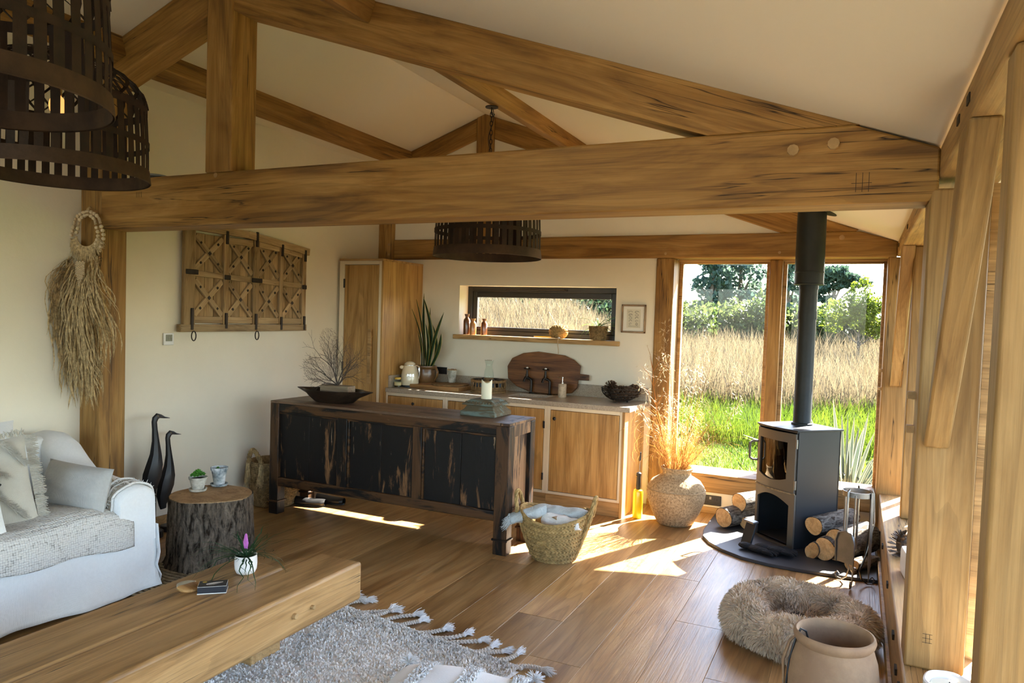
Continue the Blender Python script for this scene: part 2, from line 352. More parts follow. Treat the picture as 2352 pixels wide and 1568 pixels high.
    def build(s, name, mat, parent=None, bev=0, smooth=40, loc=None, rz=0, thick=0, mw=None, fix=True):
        me = bpy.data.meshes.new(name); me.from_pydata(s.v, [], s.f)
        if fix and len(s.v) < 60000:
            bm = bmesh.new(); bm.from_mesh(me); bmesh.ops.recalc_face_normals(bm, faces=bm.faces); bm.to_mesh(me); bm.free()
        me.materials.append(MT[mat])
        if smooth:
            me.polygons.foreach_set('use_smooth', [True] * len(me.polygons)); me.set_sharp_from_angle(angle=math.radians(smooth))
        o = bpy.data.objects.new(name, me); C.objects.link(o)
        if parent: o.parent = parent
        if loc is not None: o.location = loc
        if rz: o.rotation_euler = (0, 0, rz)
        if mw is not None: o.matrix_world = mw
        if thick:
            md = o.modifiers.new('s', 'SOLIDIFY'); md.thickness = thick; md.offset = 0
        if bev:
            md = o.modifiers.new('b', 'BEVEL'); md.width = bev; md.segments = 2; md.limit_method = 'ANGLE'; md.angle_limit = math.radians(35)
        return o
def raw(name, v, f4, mat, parent=None):
    """large vertex / quad arrays straight into a mesh"""
    me = bpy.data.meshes.new(name); v = np.asarray(v, np.float32).reshape(-1, 3); f4 = np.asarray(f4, np.int32); k = f4.shape[1]; nf = len(f4)
    me.vertices.add(len(v)); me.vertices.foreach_set('co', v.ravel()); me.loops.add(nf * k); me.loops.foreach_set('vertex_index', f4.ravel())
    me.polygons.add(nf); me.polygons.foreach_set('loop_start', np.arange(0, nf * k, k, dtype=np.int32)); me.update(); me.validate()
    me.materials.append(MT[mat]); o = bpy.data.objects.new(name, me); C.objects.link(o)
    if parent: o.parent = parent
    return o
def tag(o, label=None, cat=None, group=None, kind=None):
    if label: o['label'] = label
    if cat: o['category'] = cat
    if group: o['group'] = group
    if kind: o['kind'] = kind
    return o
def thing(name, label, cat, loc=(0, 0, 0), rz=0, group=None, kind=None):
    o = bpy.data.objects.new(name, None); C.objects.link(o); o.location = loc; o.rotation_euler = (0, 0, rz); o.empty_display_size = .1
    return tag(o, label, cat, group, kind)
def dup(root, loc, rz=0, label=None, scale=None):
    r = root.copy(); C.objects.link(r); r.location = loc; r.rotation_euler = (root.rotation_euler[0], root.rotation_euler[1], rz)
    if scale: r.scale = (scale,) * 3
    if label: r['label'] = label
    for ch in list(root.children):
        c = ch.copy(); C.objects.link(c); c.parent = r
        for g in ch.children: d = g.copy(); C.objects.link(d); d.parent = c
    return r
RZ = lambda a: Matrix.Rotation(a, 3, 'Z'); RX = lambda a: Matrix.Rotation(a, 3, 'X'); RY = lambda a: Matrix.Rotation(a, 3, 'Y')
def U(a, b): return random.uniform(a, b)
def weave(prof, n, r=.006, mode='chev', ln_=1.25, c=(0, 0, 0), sx=1, sy=1, tilt=.55):
    """rows of short slanted strands round a profile of (radius, z): real woven relief"""
    mb = MB(); c = V(c)
    for i, (R, z) in enumerate(prof):
        sgn = (1 if i % 2 else -1) if mode == 'chev' else 1
        m = max(8, int(n * R / prof[len(prof) // 2][0])); L = 2 * PI * R / m * ln_
        for k in range(m):
            t = 2 * PI * (k + .5 * (i % 2)) / m; P = c + V((R * cos(t) * sx, R * sin(t) * sy, z)); T = V((-sin(t), cos(t), 0)); O = V((cos(t), sin(t), 0))
            d = T * cos(tilt * sgn) + V((0, 0, 1)) * sin(tilt * sgn)
            mb.tube([P - d * L * .55, P + O * r * .45, P + d * L * .55], [r * .45, r, r * .45], 5, True)
    return mb
# ================================================================ the shell
SL = .3545; RX0, RZ0 = -3.3, 3.51; TH = math.atan(SL)
def cz(x): return RZ0 - SL * abs(x - RX0)
def struct(name, mb, mat, parent=None, **k):
    o = mb.build(name, mat, parent, **k)
    if not parent: o['kind'] = 'structure'
    return o
floor = struct('floor', MB().bb(-4.6, .5, -3.2, 6.5, -.12, -.02), 'soot')
PW = .26; rows = []
x = -.549 + PW * 4
while x > -4.75:
    x0 = x - PW; y = -3.1 + U(0, 1.5); cuts = [-3.1]
    if abs(x0 + 1.589) < .01: base = 3.573
    elif abs(x0 + .809) < .01: base = 3.887
    else: base = U(2.2, 4.4)
    ys = sorted({-3.1, 6.32, *[base + k * 2.2 for k in range(-3, 3) if -2.6 < base + k * 2.2 < 6.0]})
    for a, b in zip(ys, ys[1:]):
        lo, hi = max(x0, -4.5), min(x, .21)
        if hi - lo < .02: continue
        cx_, cy_ = (lo + hi) / 2, (a + b) / 2; g = .0005; e = .0014; hx, hy = (hi - lo) / 2, (b - a) / 2
        mb = MB(); vs = []
        for (q, z) in ((g, -.02), (g, -e * .6), (g + e, 0)):
            vs += [(-hx + q, -hy + q, z), (hx - q, -hy + q, z), (hx - q, hy - q, z), (-hx + q, hy - q, z)]
        mb.add(vs, [(8, 9, 10, 11)] + [(4 * r + i, 4 * r + (i + 1) % 4, 4 * r + 4 + (i + 1) % 4, 4 * r + 4 + i) for r in (0, 1) for i in range(4)])
        mb.build('plank', 'oak floor', floor, smooth=0, loc=(cx_, cy_, 0), fix=False)
    x -= PW
# walls
wb = MB(); YW = 6.29; WX0, WX1, WZ0, WZ1 = -3.533, -1.948, 1.405, 1.886
wb.bb(-4.69, WX0, YW, 6.62, 0, 2.2).bb(WX1, -1.50, YW, 6.62, 0, 2.2).bb(WX0, WX1, YW, 6.62, WZ1, 2.2).bb(WX0, WX1, YW, 6.62, 0, WZ0).bb(-1.50, .45, YW, 6.62, 0, .19)
wb.prism([(-4.69, 2.2), (.45, 2.2), (.45, 2.23), (RX0, 3.56), (-4.69, 3.07)], .33, Matrix(((1, 0, 0, 0), (0, 0, 1, YW), (0, 1, 0, 0), (0, 0, 0, 1))))
struct('wall_back', wb, 'plaster', smooth=0)
struct('wall_left', MB().bb(-4.69, -4.49, -3.1, 6.4, 0, 3.12), 'plaster', smooth=0)
wr = MB().bb(.45, .62, -3.1, 6.6, -.1, .30); struct('wall_right', wr, 'plaster', smooth=0)
wf = MB().bb(-4.69, -4.3, -3.2, -3.02, 0, 3.1).bb(.2, .5, -3.2, -3.02, 0, 2.3).bb(-4.3, .2, -3.2, -3.02, 0, .12)
struct('wall_front', wf, 'plaster', smooth=0)
cl = MB()
for s, xe in ((1, .62), (-1, -4.72)):
    p = [(RX0, RZ0), (xe, cz(xe)), (xe, cz(xe) + .06), (RX0, RZ0 + .06)]
    cl.prism(p, 9.72, Matrix(((1, 0, 0, 0), (0, 0, 1, -3.2), (0, 1, 0, 0), (0, 0, 0, 1))))
struct('ceiling', cl, 'ceiling paint', smooth=0)
rf = MB()
for s, xe in ((1, 1.12), (-1, -5.3)):
    p = [(RX0, RZ0 + .10), (xe, cz(xe) + .10), (xe, cz(xe) + .26), (RX0, RZ0 + .26)]
    rf.prism(p, 10.75, Matrix(((1, 0, 0, 0), (0, 0, 1, -3.6), (0, 1, 0, 0), (0, 0, 0, 1))))
struct('roof', rf, 'oak rail', smooth=0)
struct('baseboard_left', MB().bb(-4.49, -4.472, 3.27, 6.27, 0, .078).bb(-4.49, -4.472, -3, 3.07, 0, .078), 'oak rail', bev=.004)
struct('baseboard_back', MB().bb(-1.60, .19, 6.268, 6.29, 0, .05), 'oak rail', bev=.003)
# timber: grain runs along the local x axis
INV = {}
def tim(name, mb, d, org, label=None, cat='beam', mat='oak beam', bev=.009, parent=None, up=V((0, 0, 1)), group=None):
    d = V(d).normalized(); y, z = frame(d, up); M = Matrix(((d.x, y.x, z.x, org[0]), (d.y, y.y, z.y, org[1]), (d.z, y.z, z.z, org[2]), (0, 0, 0, 1)))
    I = M.inverted(); mb.v = [tuple(I @ V(q)) for q in mb.v]; o = mb.build(name, mat, None, bev=bev, smooth=35); o.matrix_world = M; INV[o.name] = I
    if label: tag(o, label, cat, group, 'structure')
    return o
def kid(mb, name, mat, parent, **k):
    I = INV[parent.name]; mb.v = [tuple(I @ V(q)) for q in mb.v]; return mb.build(name, mat, parent, **k)
XZ = lambda y: Matrix(((1, 0, 0, 0), (0, 0, 1, y), (0, 1, 0, 0), (0, 0, 0, 1)))
YZ = lambda x: Matrix(((0, 0, 1, x), (1, 0, 0, 0), (0, 1, 0, 0), (0, 0, 0, 1)))
def pegs(o, pts, axis=(0, -1, 0), r=.016, h=.02):
    for p in pts: kid(MB().cyl(V(p) - V(axis) * .03, V(p) + V(axis) * h, r, r * .9, 9), 'peg', 'oak peg', o)
F0, F1 = 3.077, 3.262; B0, B1 = 6.27, 6.46
tie = tim('tie_beam', MB().prism([(-4.303, 2.055), (.212, 2.055), (.24, 2.10), (.24, 2.248), (-.05, 2.352), (-4.303, 2.352)], F1 - F0, XZ(F0)), (1, 0, 0), (-2, F0, 2.2), 'long oak tie beam crossing the middle of the room, cracked along its face')
pegs(tie, [(-.262, F0, 2.268), (-.118, F0, 2.283)], r=.024, h=.016); pegs(tie, [(-3.33, F0, 2.335)], r=.016, h=.002)
mk = MB()
for i in (0, 1, 2): mk.bb(-.035 + i * .022, -.033 + i * .022, F0 - .0008, F0 + .002, 2.098 + .0, 2.17)
mk.bb(-.05, .02, F0 - .0008, F0 + .002, 2.130, 2.132)
for i in range(4): mk.bb(-3.98 + i * .014, -3.978 + i * .014, F0 - .0008, F0 + .002, 2.235, 2.268)
kid(mk, 'carpenter_mark', 'peg hole', tie)
tim('rafter', MB().prism([(-3.215, cz(-3.215)), (-.03, cz(-.03)), (-.05, 2.352), (-.594, 2.352), (-3.215, 3.235)], F1 - F0 - .01, XZ(F0 + .004)), (cos(TH), 0, -sin(TH)), (-1.8, F0, 2.85), 'long dark oak rafter falling right from the near king post to the tie beam')
tim('rafter', MB().prism([(-3.412, cz(-3.412)), (-3.412, 3.24), (-4.303, 2.925), (-4.303, cz(-4.303))], F1 - F0 - .01, XZ(F0 + .004)), (cos(TH), 0, sin(TH)), (-3.8, F0, 3.1), 'short oak rafter at top left between near king post and left post')
kp = tim('king_post', MB().bb(-3.412, -3.215, F0 - .004, F1, 2.352, 3.52), (0, 0, 1), (-3.3, F0, 2.9), 'near oak king post standing on the long tie beam', 'post')
lp = tim('oak_post', MB().bb(-4.493, -4.303, F0, F1, 0, 2.93), (0, 0, 1), (-4.4, F0, 1.4), 'oak post on the left wall behind the raffia hanging', 'post')
pegs(lp, [(-4.395, F0, 2.315), (-4.395, F0, 2.175)], r=.02, h=.012)
rp = tim('oak_post', MB().bb(.212, .405, F0, F1, .335, 2.10), (0, 0, 1), (.3, F0, 1.2), 'cracked pale oak post at right standing on the window sill, near the terracotta jar', 'post', 'oak beam pale')
mk = MB()
for i in range(3): mk.bb(.268, .30, F0 - .0008, F0 + .002, .436 + i * .016, .4375 + i * .016)
for i in range(2): mk.bb(.279 + i * .012, .2802 + i * .012, F0 - .0008, F0 + .002, .434, .47)
kid(mk, 'carpenter_mark', 'peg hole', rp)
for z in (1.335, 1.205): kid(MB().bb(.185, .214, 3.20, 3.245, z - .014, z + .014), 'peg', 'oak peg', rp)
# back frame
bt = tim('tie_beam', MB().prism([(-4.303, 2.138), (.241, 2.138), (.241, cz(.241)), (-.02, 2.336), (-4.303, 2.336)], B1 - B0, XZ(B0)), (1, 0, 0), (-2, B0, 2.2), 'golden oak tie beam along the back wall above the kitchen window')
pegs(bt, [(-.148, B0, 2.29)], r=.022, h=.004); pegs(bt, [(-.60, B0, 2.178), (-1.52, B0, 2.176)], r=.013, h=.004)
tim('rafter', MB().prism([(-3.201, cz(-3.201)), (-.03, cz(-.03)), (-.05, 2.336), (-.60, 2.336), (-3.201, 3.27)], B1 - B0 - .01, XZ(B0 + .004)), (cos(TH), 0, -sin(TH)), (-1.8, B0, 2.85), 'oak rafter on the back gable sloping down right behind the flue pipe')
tim('rafter', MB().prism([(-3.388, cz(-3.388)), (-3.388, 3.275), (-4.303, 2.95), (-4.303, cz(-4.303))], B1 - B0 - .01, XZ(B0 + .004)), (cos(TH), 0, sin(TH)), (-3.8, B0, 3.1), 'short oak rafter on the back gable left of the far king post')
tim('king_post', MB().bb(-3.388, -3.201, B0 - .003, B1, 2.336, 3.515), (0, 0, 1), (-3.3, B0, 2.9), 'far oak king post on the back gable behind the lamp chain', 'post')
bl = tim('oak_post', MB().bb(-4.494, -4.303, B0, B1, 0, 3.0), (0, 0, 1), (-4.4, B0, 1.4), 'dark oak corner post above the tall cupboard', 'post')
pegs(bl, [(-4.36, B0, 2.29), (-4.36, B0, 2.19)], r=.014, h=.002)
tim('oak_post', MB().bb(-1.596, -1.443, B0, 6.64, 0, 2.138), (0, 0, 1), (-1.5, B0, 1.1), 'oak post left of the big window, behind the dried grasses', 'post')
cp = tim('oak_post', MB().bb(.182, .372, B0, 6.64, 0, 2.138), (0, 0, 1), (.3, B0, 1.1), 'oak corner post at the right edge of the big window', 'post', 'oak beam pale')
for z in (1.275, 1.135): kid(MB().bb(.158, .184, B0 + .02, B0 + .05, z - .012, z + .012), 'peg', 'oak peg', cp)
tim('oak_mullion', MB().bb(-.685, -.584, 6.434, 6.66, .30, 2.137), (0, 0, 1), (-.63, 6.5, 1.2), 'slim oak mullion dividing the big window behind the stove flue', 'post')
def purlin(c0, sg, w_, h_, label):
    n = V((-sg * sin(TH), 0, -cos(TH))); t = V((-cos(TH), 0, sg * sin(TH))); c = V((c0, 0, cz(c0) + .0))
    q = [c - n * .02, c + n * h_, c + n * h_ + t * w_, c - n * .02 + t * w_]
    mb = MB().prism([(a.x, a.z) for a in q], 9.45, XZ(-3.15)); return tim('purlin', mb, (0, 1, 0), (c0, 3, 3), label)
purlin(-2.26, 1, .15, .11, 'oak purlin under the right ceiling slope carrying the lamp hook')
purlin(-4.13, -1, .14, .13, 'oak purlin running along the top of the left wall')
# right eave side
ep = tim('eave_plate', MB().prism([(.24, 2.142), (.45, 2.142), (.45, cz(.45)), (.24, cz(.24))], 9.4, XZ(-3.1)), (0, 1, 0), (.3, 3, 2.2), 'oak eave plate along the top of the right wall', 'beam', 'oak beam pale')
for y in (2.30, 2.52, 5.0, 6.05): kid(MB().bb(.236, .246, y, y + .05, 2.195, 2.22), 'mortise', 'peg hole', ep)
sb = tim('sill_beam', MB().bb(.205, .46, -3.1, 6.27, .03, .335), (0, 1, 0), (.3, 3, .2), 'broad oak window sill beam along the right wall', 'sill', 'oak beam pale')
for y, z in ((5.06, .20), (4.25, .215), (3.55, .215), (3.27, .18), (3.05, .205)): kid(MB().bb(.196, .21, y, y + .055, z + .03, z + .055), 'peg', 'peg hole', sb)
struct('baseboard_right', MB().bb(.188, .205, -3, 6.25, 0, .07), 'oak rail', bev=.003)
tim('oak_post', MB().bb(.31, .40, 5.50, 5.60, .335, 2.142), (0, 0, 1), (.35, 5.5, 1.2), 'slim oak window post on the right wall past the far brace', 'post', 'oak beam pale')
tim('oak_post', MB().bb(.249, .45, 1.70, 1.80, .335, 2.142), (0, 0, 1), (.35, 1.75, 1.2), 'nearest oak post, blurred at the right edge of the photo', 'post', 'oak beam pale')
def brace(y0, y1, ya, yb, label):
    mb = MB(); n = 10; pl = []; sg = 1 if y0 > y1 else -1
    for i in range(n + 1):
        t = i / n; pl.append((y0 + (y1 - y0) * t - sg * .035 * sin(PI * t), 1.165 + (2.142 - 1.165) * t))
    for i in range(n, -1, -1):
        t = i / n; yy = ya + (yb - ya) * t - sg * .03 * sin(PI * t); pl.append((yy, 1.165 + (2.142 - 1.165) * t))
    mb.prism(pl, .08, YZ(.234)); return tim('brace', mb, (0, y1 - y0, 2.14 - 1.165), (.27, (y0 + y1) / 2, 1.6), label, 'brace', 'oak beam pale', up=V((1, 0, 0)))
brace(3.03, 2.25, 3.077, 2.44, 'curved oak brace from the near right post up to the eave plate')
brace(6.24, 5.60, 6.27, 5.44, 'curved oak brace by the back right corner of the room')
# ---- windows
def pane(name, parent, c, d): return MB().box(c, d).build(name, 'pane glass', parent, smooth=0)
w1 = thing('window_1', 'long low black framed kitchen window above the sink', 'window', (0, 0, 0), kind='structure')
def ring(x0, x1, z0, z1, t, ya, yb, tb=None, tt=None):
    tb = tb or t; tt = tt or t
    return MB().bb(x0, x0 + t, ya, yb, z0, z1).bb(x1 - t, x1, ya, yb, z0, z1).bb(x0 + t, x1 - t, ya, yb, z0, z0 + tb).bb(x0 + t, x1 - t, ya, yb, z1 - tt, z1)
ring(WX0, WX1, WZ0, WZ1, .05, 6.462, 6.53).build('frame', 'window black', w1, bev=.004)
ring(WX0 + .05, WX1 - .05, WZ0 + .05, WZ1 - .05, .05, 6.475, 6.52, .035, .055).build('sash', 'window black', w1, bev=.004)
pane('pane', w1, ((WX0 + WX1) / 2, 6.5, 1.64), (WX1 - WX0 - .18, .006, .33))
MB().tube([(-3.09, 6.462, 1.858), (-3.09, 6.44, 1.858), (-2.49, 6.44, 1.858), (-2.49, 6.462, 1.858)], .006).bb(-3.105, -3.075, 6.44, 6.465, 1.85, 1.868).bb(-2.505, -2.475, 6.44, 6.465, 1.85, 1.868).build('stay_bar', 'iron', w1)
tim('windowsill', MB().bb(-3.575, -1.90, 6.25, 6.47, 1.366, 1.409), (1, 0, 0), (-2.7, 6.3, 1.39), 'warm oak shelf sill under the kitchen window', 'sill', 'oak rail', bev=.004)
w2 = thing('window_2', 'tall two pane garden window behind the stove', 'window', (0, 0, 0), kind='structure')
ring(-1.443, -.685, .30, 2.137, .03, 6.50, 6.56).build('frame', 'oak rail', w2, bev=.003)
ring(-.584, .19, .30, 2.137, .03, 6.50, 6.56).build('frame', 'oak rail', w2, bev=.003)
MB().bb(-1.45, .19, 6.455, 6.64, 2.125, 2.22).build('head_board', 'oak rail', w2)
pane('pane', w2, (-1.064, 6.53, 1.22), (.74, .008, 1.82)); pane('pane', w2, (-.197, 6.53, 1.22), (.76, .008, 1.82))
tim('bottom_rail', MB().bb(-1.443, .182, B0, 6.62, .174, .328), (1, 0, 0), (-.6, B0, .25), 'oak bottom rail under the big garden window', 'beam', 'oak beam pale')
for n_, (ya, yb) in enumerate(((5.6, 6.27), (3.262, 5.5), (1.8, 3.077), (-.6, 1.7), (-3.05, -.7))):
    ww = thing('window_%d' % (n_ + 3), 'side window %s' % ['in the far right corner', 'between the right post and the far brace', 'between the two near right posts', 'beside the viewer', 'behind the viewer'][n_], 'window', kind='structure')
    MB().bb(.43, .46, ya, ya + .04, .335, 2.142).bb(.43, .46, yb - .04, yb, .335, 2.142).build('frame', 'oak rail', ww)
    pane('pane', ww, (.445, (ya + yb) / 2, 1.24), (.006, yb - ya - .06, 1.80))
w8 = thing('window_8', 'wide glazed gable behind the viewer', 'window', kind='structure')
MB().prism([(-4.3, .12), (.2, .12), (.2, cz(.2)), (RX0, RZ0), (-4.3, cz(-4.3))], .008, XZ(-3.1)).build('pane', 'pane glass', w8, smooth=0)
mb = MB()
for xx in (-4.28, -2.8, -1.3, .18): mb.bb(xx - .05, xx + .05, -3.15, -3.05, .12, cz(xx))
mb.build('frame', 'oak rail', w8)
# ================================================================ helpers for things built in room coordinates
def P(mb, name, mat, parent, **k):
    """build a part given in room coordinates under a thing (its empty carries location and maybe a turn)"""
    top = parent
    while top.parent: top = top.parent
    l = V(top.location); R = RZ(-top.rotation_euler[2]); mb.v = [tuple(R @ (V(q) - l)) for q in mb.v]
    return mb.build(name, mat, parent, **k)
def rbox(mb, x0, x1, y0, y1, z0, z1, r=.03, n=5, puff=0):
    """rounded, subdivided box surface (superellipsoid-like) for upholstery"""
    c = V(((x0 + x1) / 2, (y0 + y1) / 2, (z0 + z1) / 2)); h = V(((x1 - x0) / 2, (y1 - y0) / 2, (z1 - z0) / 2)); bm = bmesh.new()
    bmesh.ops.create_cube(bm, size=2); bmesh.ops.subdivide_edges(bm, edges=bm.edges[:], cuts=n * 2, use_grid_fill=True)
    vs = []
    for v in bm.verts:
        q = V((v.co.x * h.x, v.co.y * h.y, v.co.z * h.z)); i = V([max(-h[k] + r, min(h[k] - r, q[k])) for k in range(3)]); d = q - i
        if d.length > 1e-6: q = i + d.normalized() * r
        if puff:
            u = [v.co.x, v.co.y, v.co.z]; 
            q.z += (1 if u[2] > 0 else -1) * puff * (1 - u[0] ** 2) * (1 - u[1] ** 2) * abs(u[2])
        vs.append(c + q)
    fs = [tuple(v.index for v in f.verts) for f in bm.faces]; bm.verts.index_update(); bm.free(); return mb.add(vs, fs)
def pillow(mb, M, w_, h_, t, n=14, pinch=.06, wr=.012, seed=1):
    rnd = random.Random(seed); ph = [rnd.uniform(0, 6) for _ in range(4)]
    for sg in (1, -1):
        def fn(u, v):
            x = 2 * u - 1; y = 2 * v - 1; e = max(0, (1 - abs(x) ** 2.6)) ** .5 * max(0, (1 - abs(y) ** 2.6)) ** .5
            px = x * (1 - pinch * (1 - abs(y)) * 0 - pinch * (1 - y * y)); py = y * (1 - pinch * (1 - x * x))
            z = sg * t / 2 * e + wr * sin(4 * x + 3 * y + ph[0]) * sin(5 * y - 2 * x + ph[1]) * e
            return M @ V((px * w_ / 2, py * h_ / 2, z))
        mb.grid(fn, n, n)
    return mb
def basis(o, n, up=V((0, 0, 1)), roll=0):
    n = V(n).normalized(); x = V(up).cross(n).normalized(); y = n.cross(x)
    return Matrix(((x.x, y.x, n.x, o[0]), (x.y, y.y, n.y, o[1]), (x.z, y.z, n.z, o[2]), (0, 0, 0, 1))) @ Matrix.Rotation(roll, 4, 'Z')
# ================================================================ coffee table
t = thing('coffee_table', 'low coffee table of two thick oak beams beside the sofa', 'table', (-2.35, 1.8, 0))
for x0, x1, y1 in ((-2.337, -2.086, 2.845), (-2.635, -2.341, 2.60)):
    o = MB().bb(-(x1 - x0) / 2, (x1 - x0) / 2, 0, y1 - .7, -.0905, .0905).build('slab', 'oak table', t, bev=.014, loc=((x0 + x1) / 2 + 2.35, .7 - 1.8, .3095))
for y in (2.48, 1.15): P(MB().bb(-2.59, -2.33, y - .09, y + .09, .022, .22), 'leg', 'oak rail', t, bev=.006)
for y, r in ((2.378, .0125), (2.489, .0095)): P(MB().cyl((-2.10, y, .303), (-2.07, y, .303), r, r * .95, 12), 'peg', 'oak peg', t, bev=.002)
# ================================================================ chest
t = thing('chest', 'long dark distressed antique sideboard with worn black paint, on legs', 'sideboard', (-3.075, 4.58, 0))
X0, X1, Y0, Y1 = -4.105, -2.045, 4.365, 4.80
for x0, x1, y0, y1 in ((X0, X0 + .085, Y0, Y0 + .085), (X1 - .10, X1, Y0, Y0 + .085), (X0, X0 + .085, Y1 - .08, Y1), (X1 - .09, X1, Y1 - .08, Y1)):
    lg = P(MB().bb(x0, x1, y0, y1, 0, .866), 'leg', 'chest post', t, bev=.005)
    P(MB().bb(x0 - .008, x1 + .008, y0 - .008, y1 + .008, .094, .108), 'collar', 'chest rail', lg, bev=.003)
P(MB().bb(X0 + .08, X1 - .09, Y0 + .004, Y0 + .05, .80, .868), 'top_rail', 'chest rail', t, bev=.006)
P(MB().bb(X0 + .08, X1 - .09, Y0 + .002, Y0 + .05, .222, .292), 'bottom_rail', 'chest rail', t, bev=.008)
P(MB().bb(X0 + .08, X1 - .09, Y1 - .05, Y1 - .004, .222, .868), 'back_panel', 'chest paint', t)
for x0, x1 in ((-3.459, -3.372), (-2.80, -2.725)):
    P(MB().bb(x0, x1, Y0 + .006, Y0 + .05, .285, .805), 'stile', 'chest post', t, bev=.004)
    P(MB().bb(x1, x1 + .016, Y0 + .014, Y0 + .05, .285, .805), 'bead', 'chest rail', t, bev=.004)
P(MB().bb(X0 + .082, X1 - .09, Y0 + .012, Y0 + .05, .786, .802), 'bead', 'chest rail', t, bev=.004)
for a, b in ((X0 + .085, -3.74), (-3.737, -3.459), (-3.356, -3.08), (-3.077, -2.80), (-2.709, -2.42), (-2.417, X1 - .10)):
    P(MB().bb(a, b, Y0 + .026 + U(0, .004), Y0 + .05, .286, .80), 'panel', 'chest paint', t, bev=.002)
for xs, xe in ((X1 - .03, X1 - .004), (X0 + .004, X0 + .03)):
    P(MB().bb(xs, xe, Y0 + .08, Y1 - .075, .785, .868), 'end_rail', 'chest end', t, bev=.005)
    P(MB().bb(xs, xe, Y0 + .08, Y1 - .075, .222, .292), 'end_rail', 'chest end', t, bev=.005)
xm = X1 - .03
for a, b in ((Y0 + .083, Y0 + .24), (Y0 + .243, Y1 - .078)): P(MB().bb(xm - .012, xm, a, b, .29, .79), 'end_panel', 'chest end', t, bev=.002)
P(MB().bb(X0 + .03, X0 + .042, Y0 + .08, Y1 - .075, .29, .79), 'end_panel', 'chest end', t)
for a, b in ((Y0, Y0 + .13), (Y0 + .131, Y0 + .30), (Y0 + .301, Y1)): P(MB().bb(X0 + .001, X1 - .07, a, b, .866, .885), 'top_board', 'chest top', t, bev=.003)
P(MB().bb(X1 - .069, X1, Y0, Y1, .866, .885), 'top_board', 'chest end', t, bev=.003)
for x in (-3.30, -2.86): P(MB().bb(x, x + .035, Y0 + .02, Y1 - .02, .884, .8862), 'cleat', 'chest top', t)
# ================================================================ kitchen joinery
t = thing('tall_cupboard', 'tall narrow oak cupboard with cream frame in the kitchen corner', 'cupboard', (-4.2, 5.95, 0))
P(MB().bb(-3.977, -3.957, 5.615, 6.288, 0, 2.07), 'side_panel', 'oak door', t, bev=.002)
P(MB().bb(-4.455, -3.955, 5.605, 6.288, 2.07, 2.09), 'top', 'oak rail', t, bev=.002)
P(MB().bb(-4.455, -3.977, 5.65, 6.288, .02, 2.07), 'body', 'cream paint', t)
P(MB().bb(-4.455, -4.40, 5.615, 5.65, 0, 2.07).bb(-4.006, -3.977, 5.615, 5.65, 0, 2.07).bb(-4.40, -4.006, 5.615, 5.65, 2.037, 2.07).bb(-4.40, -4.006, 5.615, 5.65, 0, .10), 'frame', 'cream paint', t, bev=.002)
dr = P(MB().bb(-4.396, -4.010, 5.618, 5.648, .105, 2.032), 'door', 'oak door', t, bev=.002)
P(MB().bb(-4.09, -4.056, 5.575, 5.60, .935, 1.44).bb(-4.082, -4.064, 5.598, 5.62, 1.0, 1.02).bb(-4.082, -4.064, 5.598, 5.62, 1.36, 1.38), 'handle', 'oak rail', dr, bev=.003)
for z in (1.86, 1.08, .35): P(MB().bb(-4.408, -4.393, 5.609, 5.622, z - .042, z + .042), 'hinge', 'black metal', dr, bev=.002)
def knob(mb, x, y, z): return mb.lathe([(.006, 0), (.006, .012), (.013, .016), (.015, .022), (.010, .028), (0, .030)], 14, (0, 0, 0)), Matrix.Translation((x, y, z)) @ Matrix.Rotation(PI / 2, 4, 'X')
units = [(-3.957, -3.318, 'first oak kitchen cabinet, next to the tall cupboard', -3.65, .771, None), (-3.318, -2.82, 'second oak kitchen cabinet, behind the candle', -2.87, .757, -3.29),
         (-2.82, -2.325, 'third oak kitchen cabinet below the sink', -2.77, .757, -2.352), (-2.325, -1.655, 'fourth oak kitchen cabinet at the right end with a black knob', -2.255, .757, None)]
for i, (a, b, lab, kx, kz, hx) in enumerate(units):
    t = thing('base_cabinet', lab, 'cabinet', ((a + b) / 2, 6.0, 0), group='oak base cabinets')
    e = b if i < 3 else b - .02
    P(MB().bb(a + .001, e - .001, 5.735, 6.288, .12, .858), 'body', 'cream paint', t)
    l_, r_ = (.018, .025) if i == 0 else (.025, .028 if i < 3 else .022)
    P(MB().bb(a, a + l_, 5.70, 5.735, .12, .858).bb(e - r_, e, 5.70, 5.735, .12, .858).bb(a + l_, e - r_, 5.70, 5.735, .830, .858).bb(a + l_, e - r_, 5.70, 5.735, .12, .142), 'frame', 'cream paint', t, bev=.0015)
    dr = P(MB().bb(a + l_ + .004, e - r_ - .004, 5.702, 5.732, .146, .826), 'door', 'oak door', t, bev=.002)
    k, M = knob(MB(), kx, 5.704, kz); k.v = [tuple(M @ V(q)) for q in k.v]; P(k, 'knob', 'black metal', dr)
    if hx:
        for z in (.697, .26): P(MB().bb(hx - .008, hx + .006, 5.692, 5.704, z - .03, z + .03), 'hinge', 'black metal', dr, bev=.002)
    P(MB().bb(a, e, 5.712, 5.74, 0, .118), 'plinth', 'oak rail', t, bev=.002)
    if i == 3: P(MB().bb(-1.675, -1.652, 5.694, 6.29, 0, .858), 'side_panel', 'oak door', t, bev=.002)
t = thing('worktop', 'speckled stone kitchen worktop with sink and drainer grooves', 'worktop', (-2.8, 6.0, .86))
sx0, sx1, sy0, sy1 = -2.78, -2.43, 5.85, 6.12
P(MB().bb(-3.956, sx0, 5.685, 6.288, .86, .90).bb(sx1, -1.613, 5.685, 6.288, .86, .90).bb(sx0, sx1, 5.685, sy0, .86, .90).bb(sx0, sx1, sy1, 6.288, .86, .90), 'slab', 'quartz top', t, bev=.002)
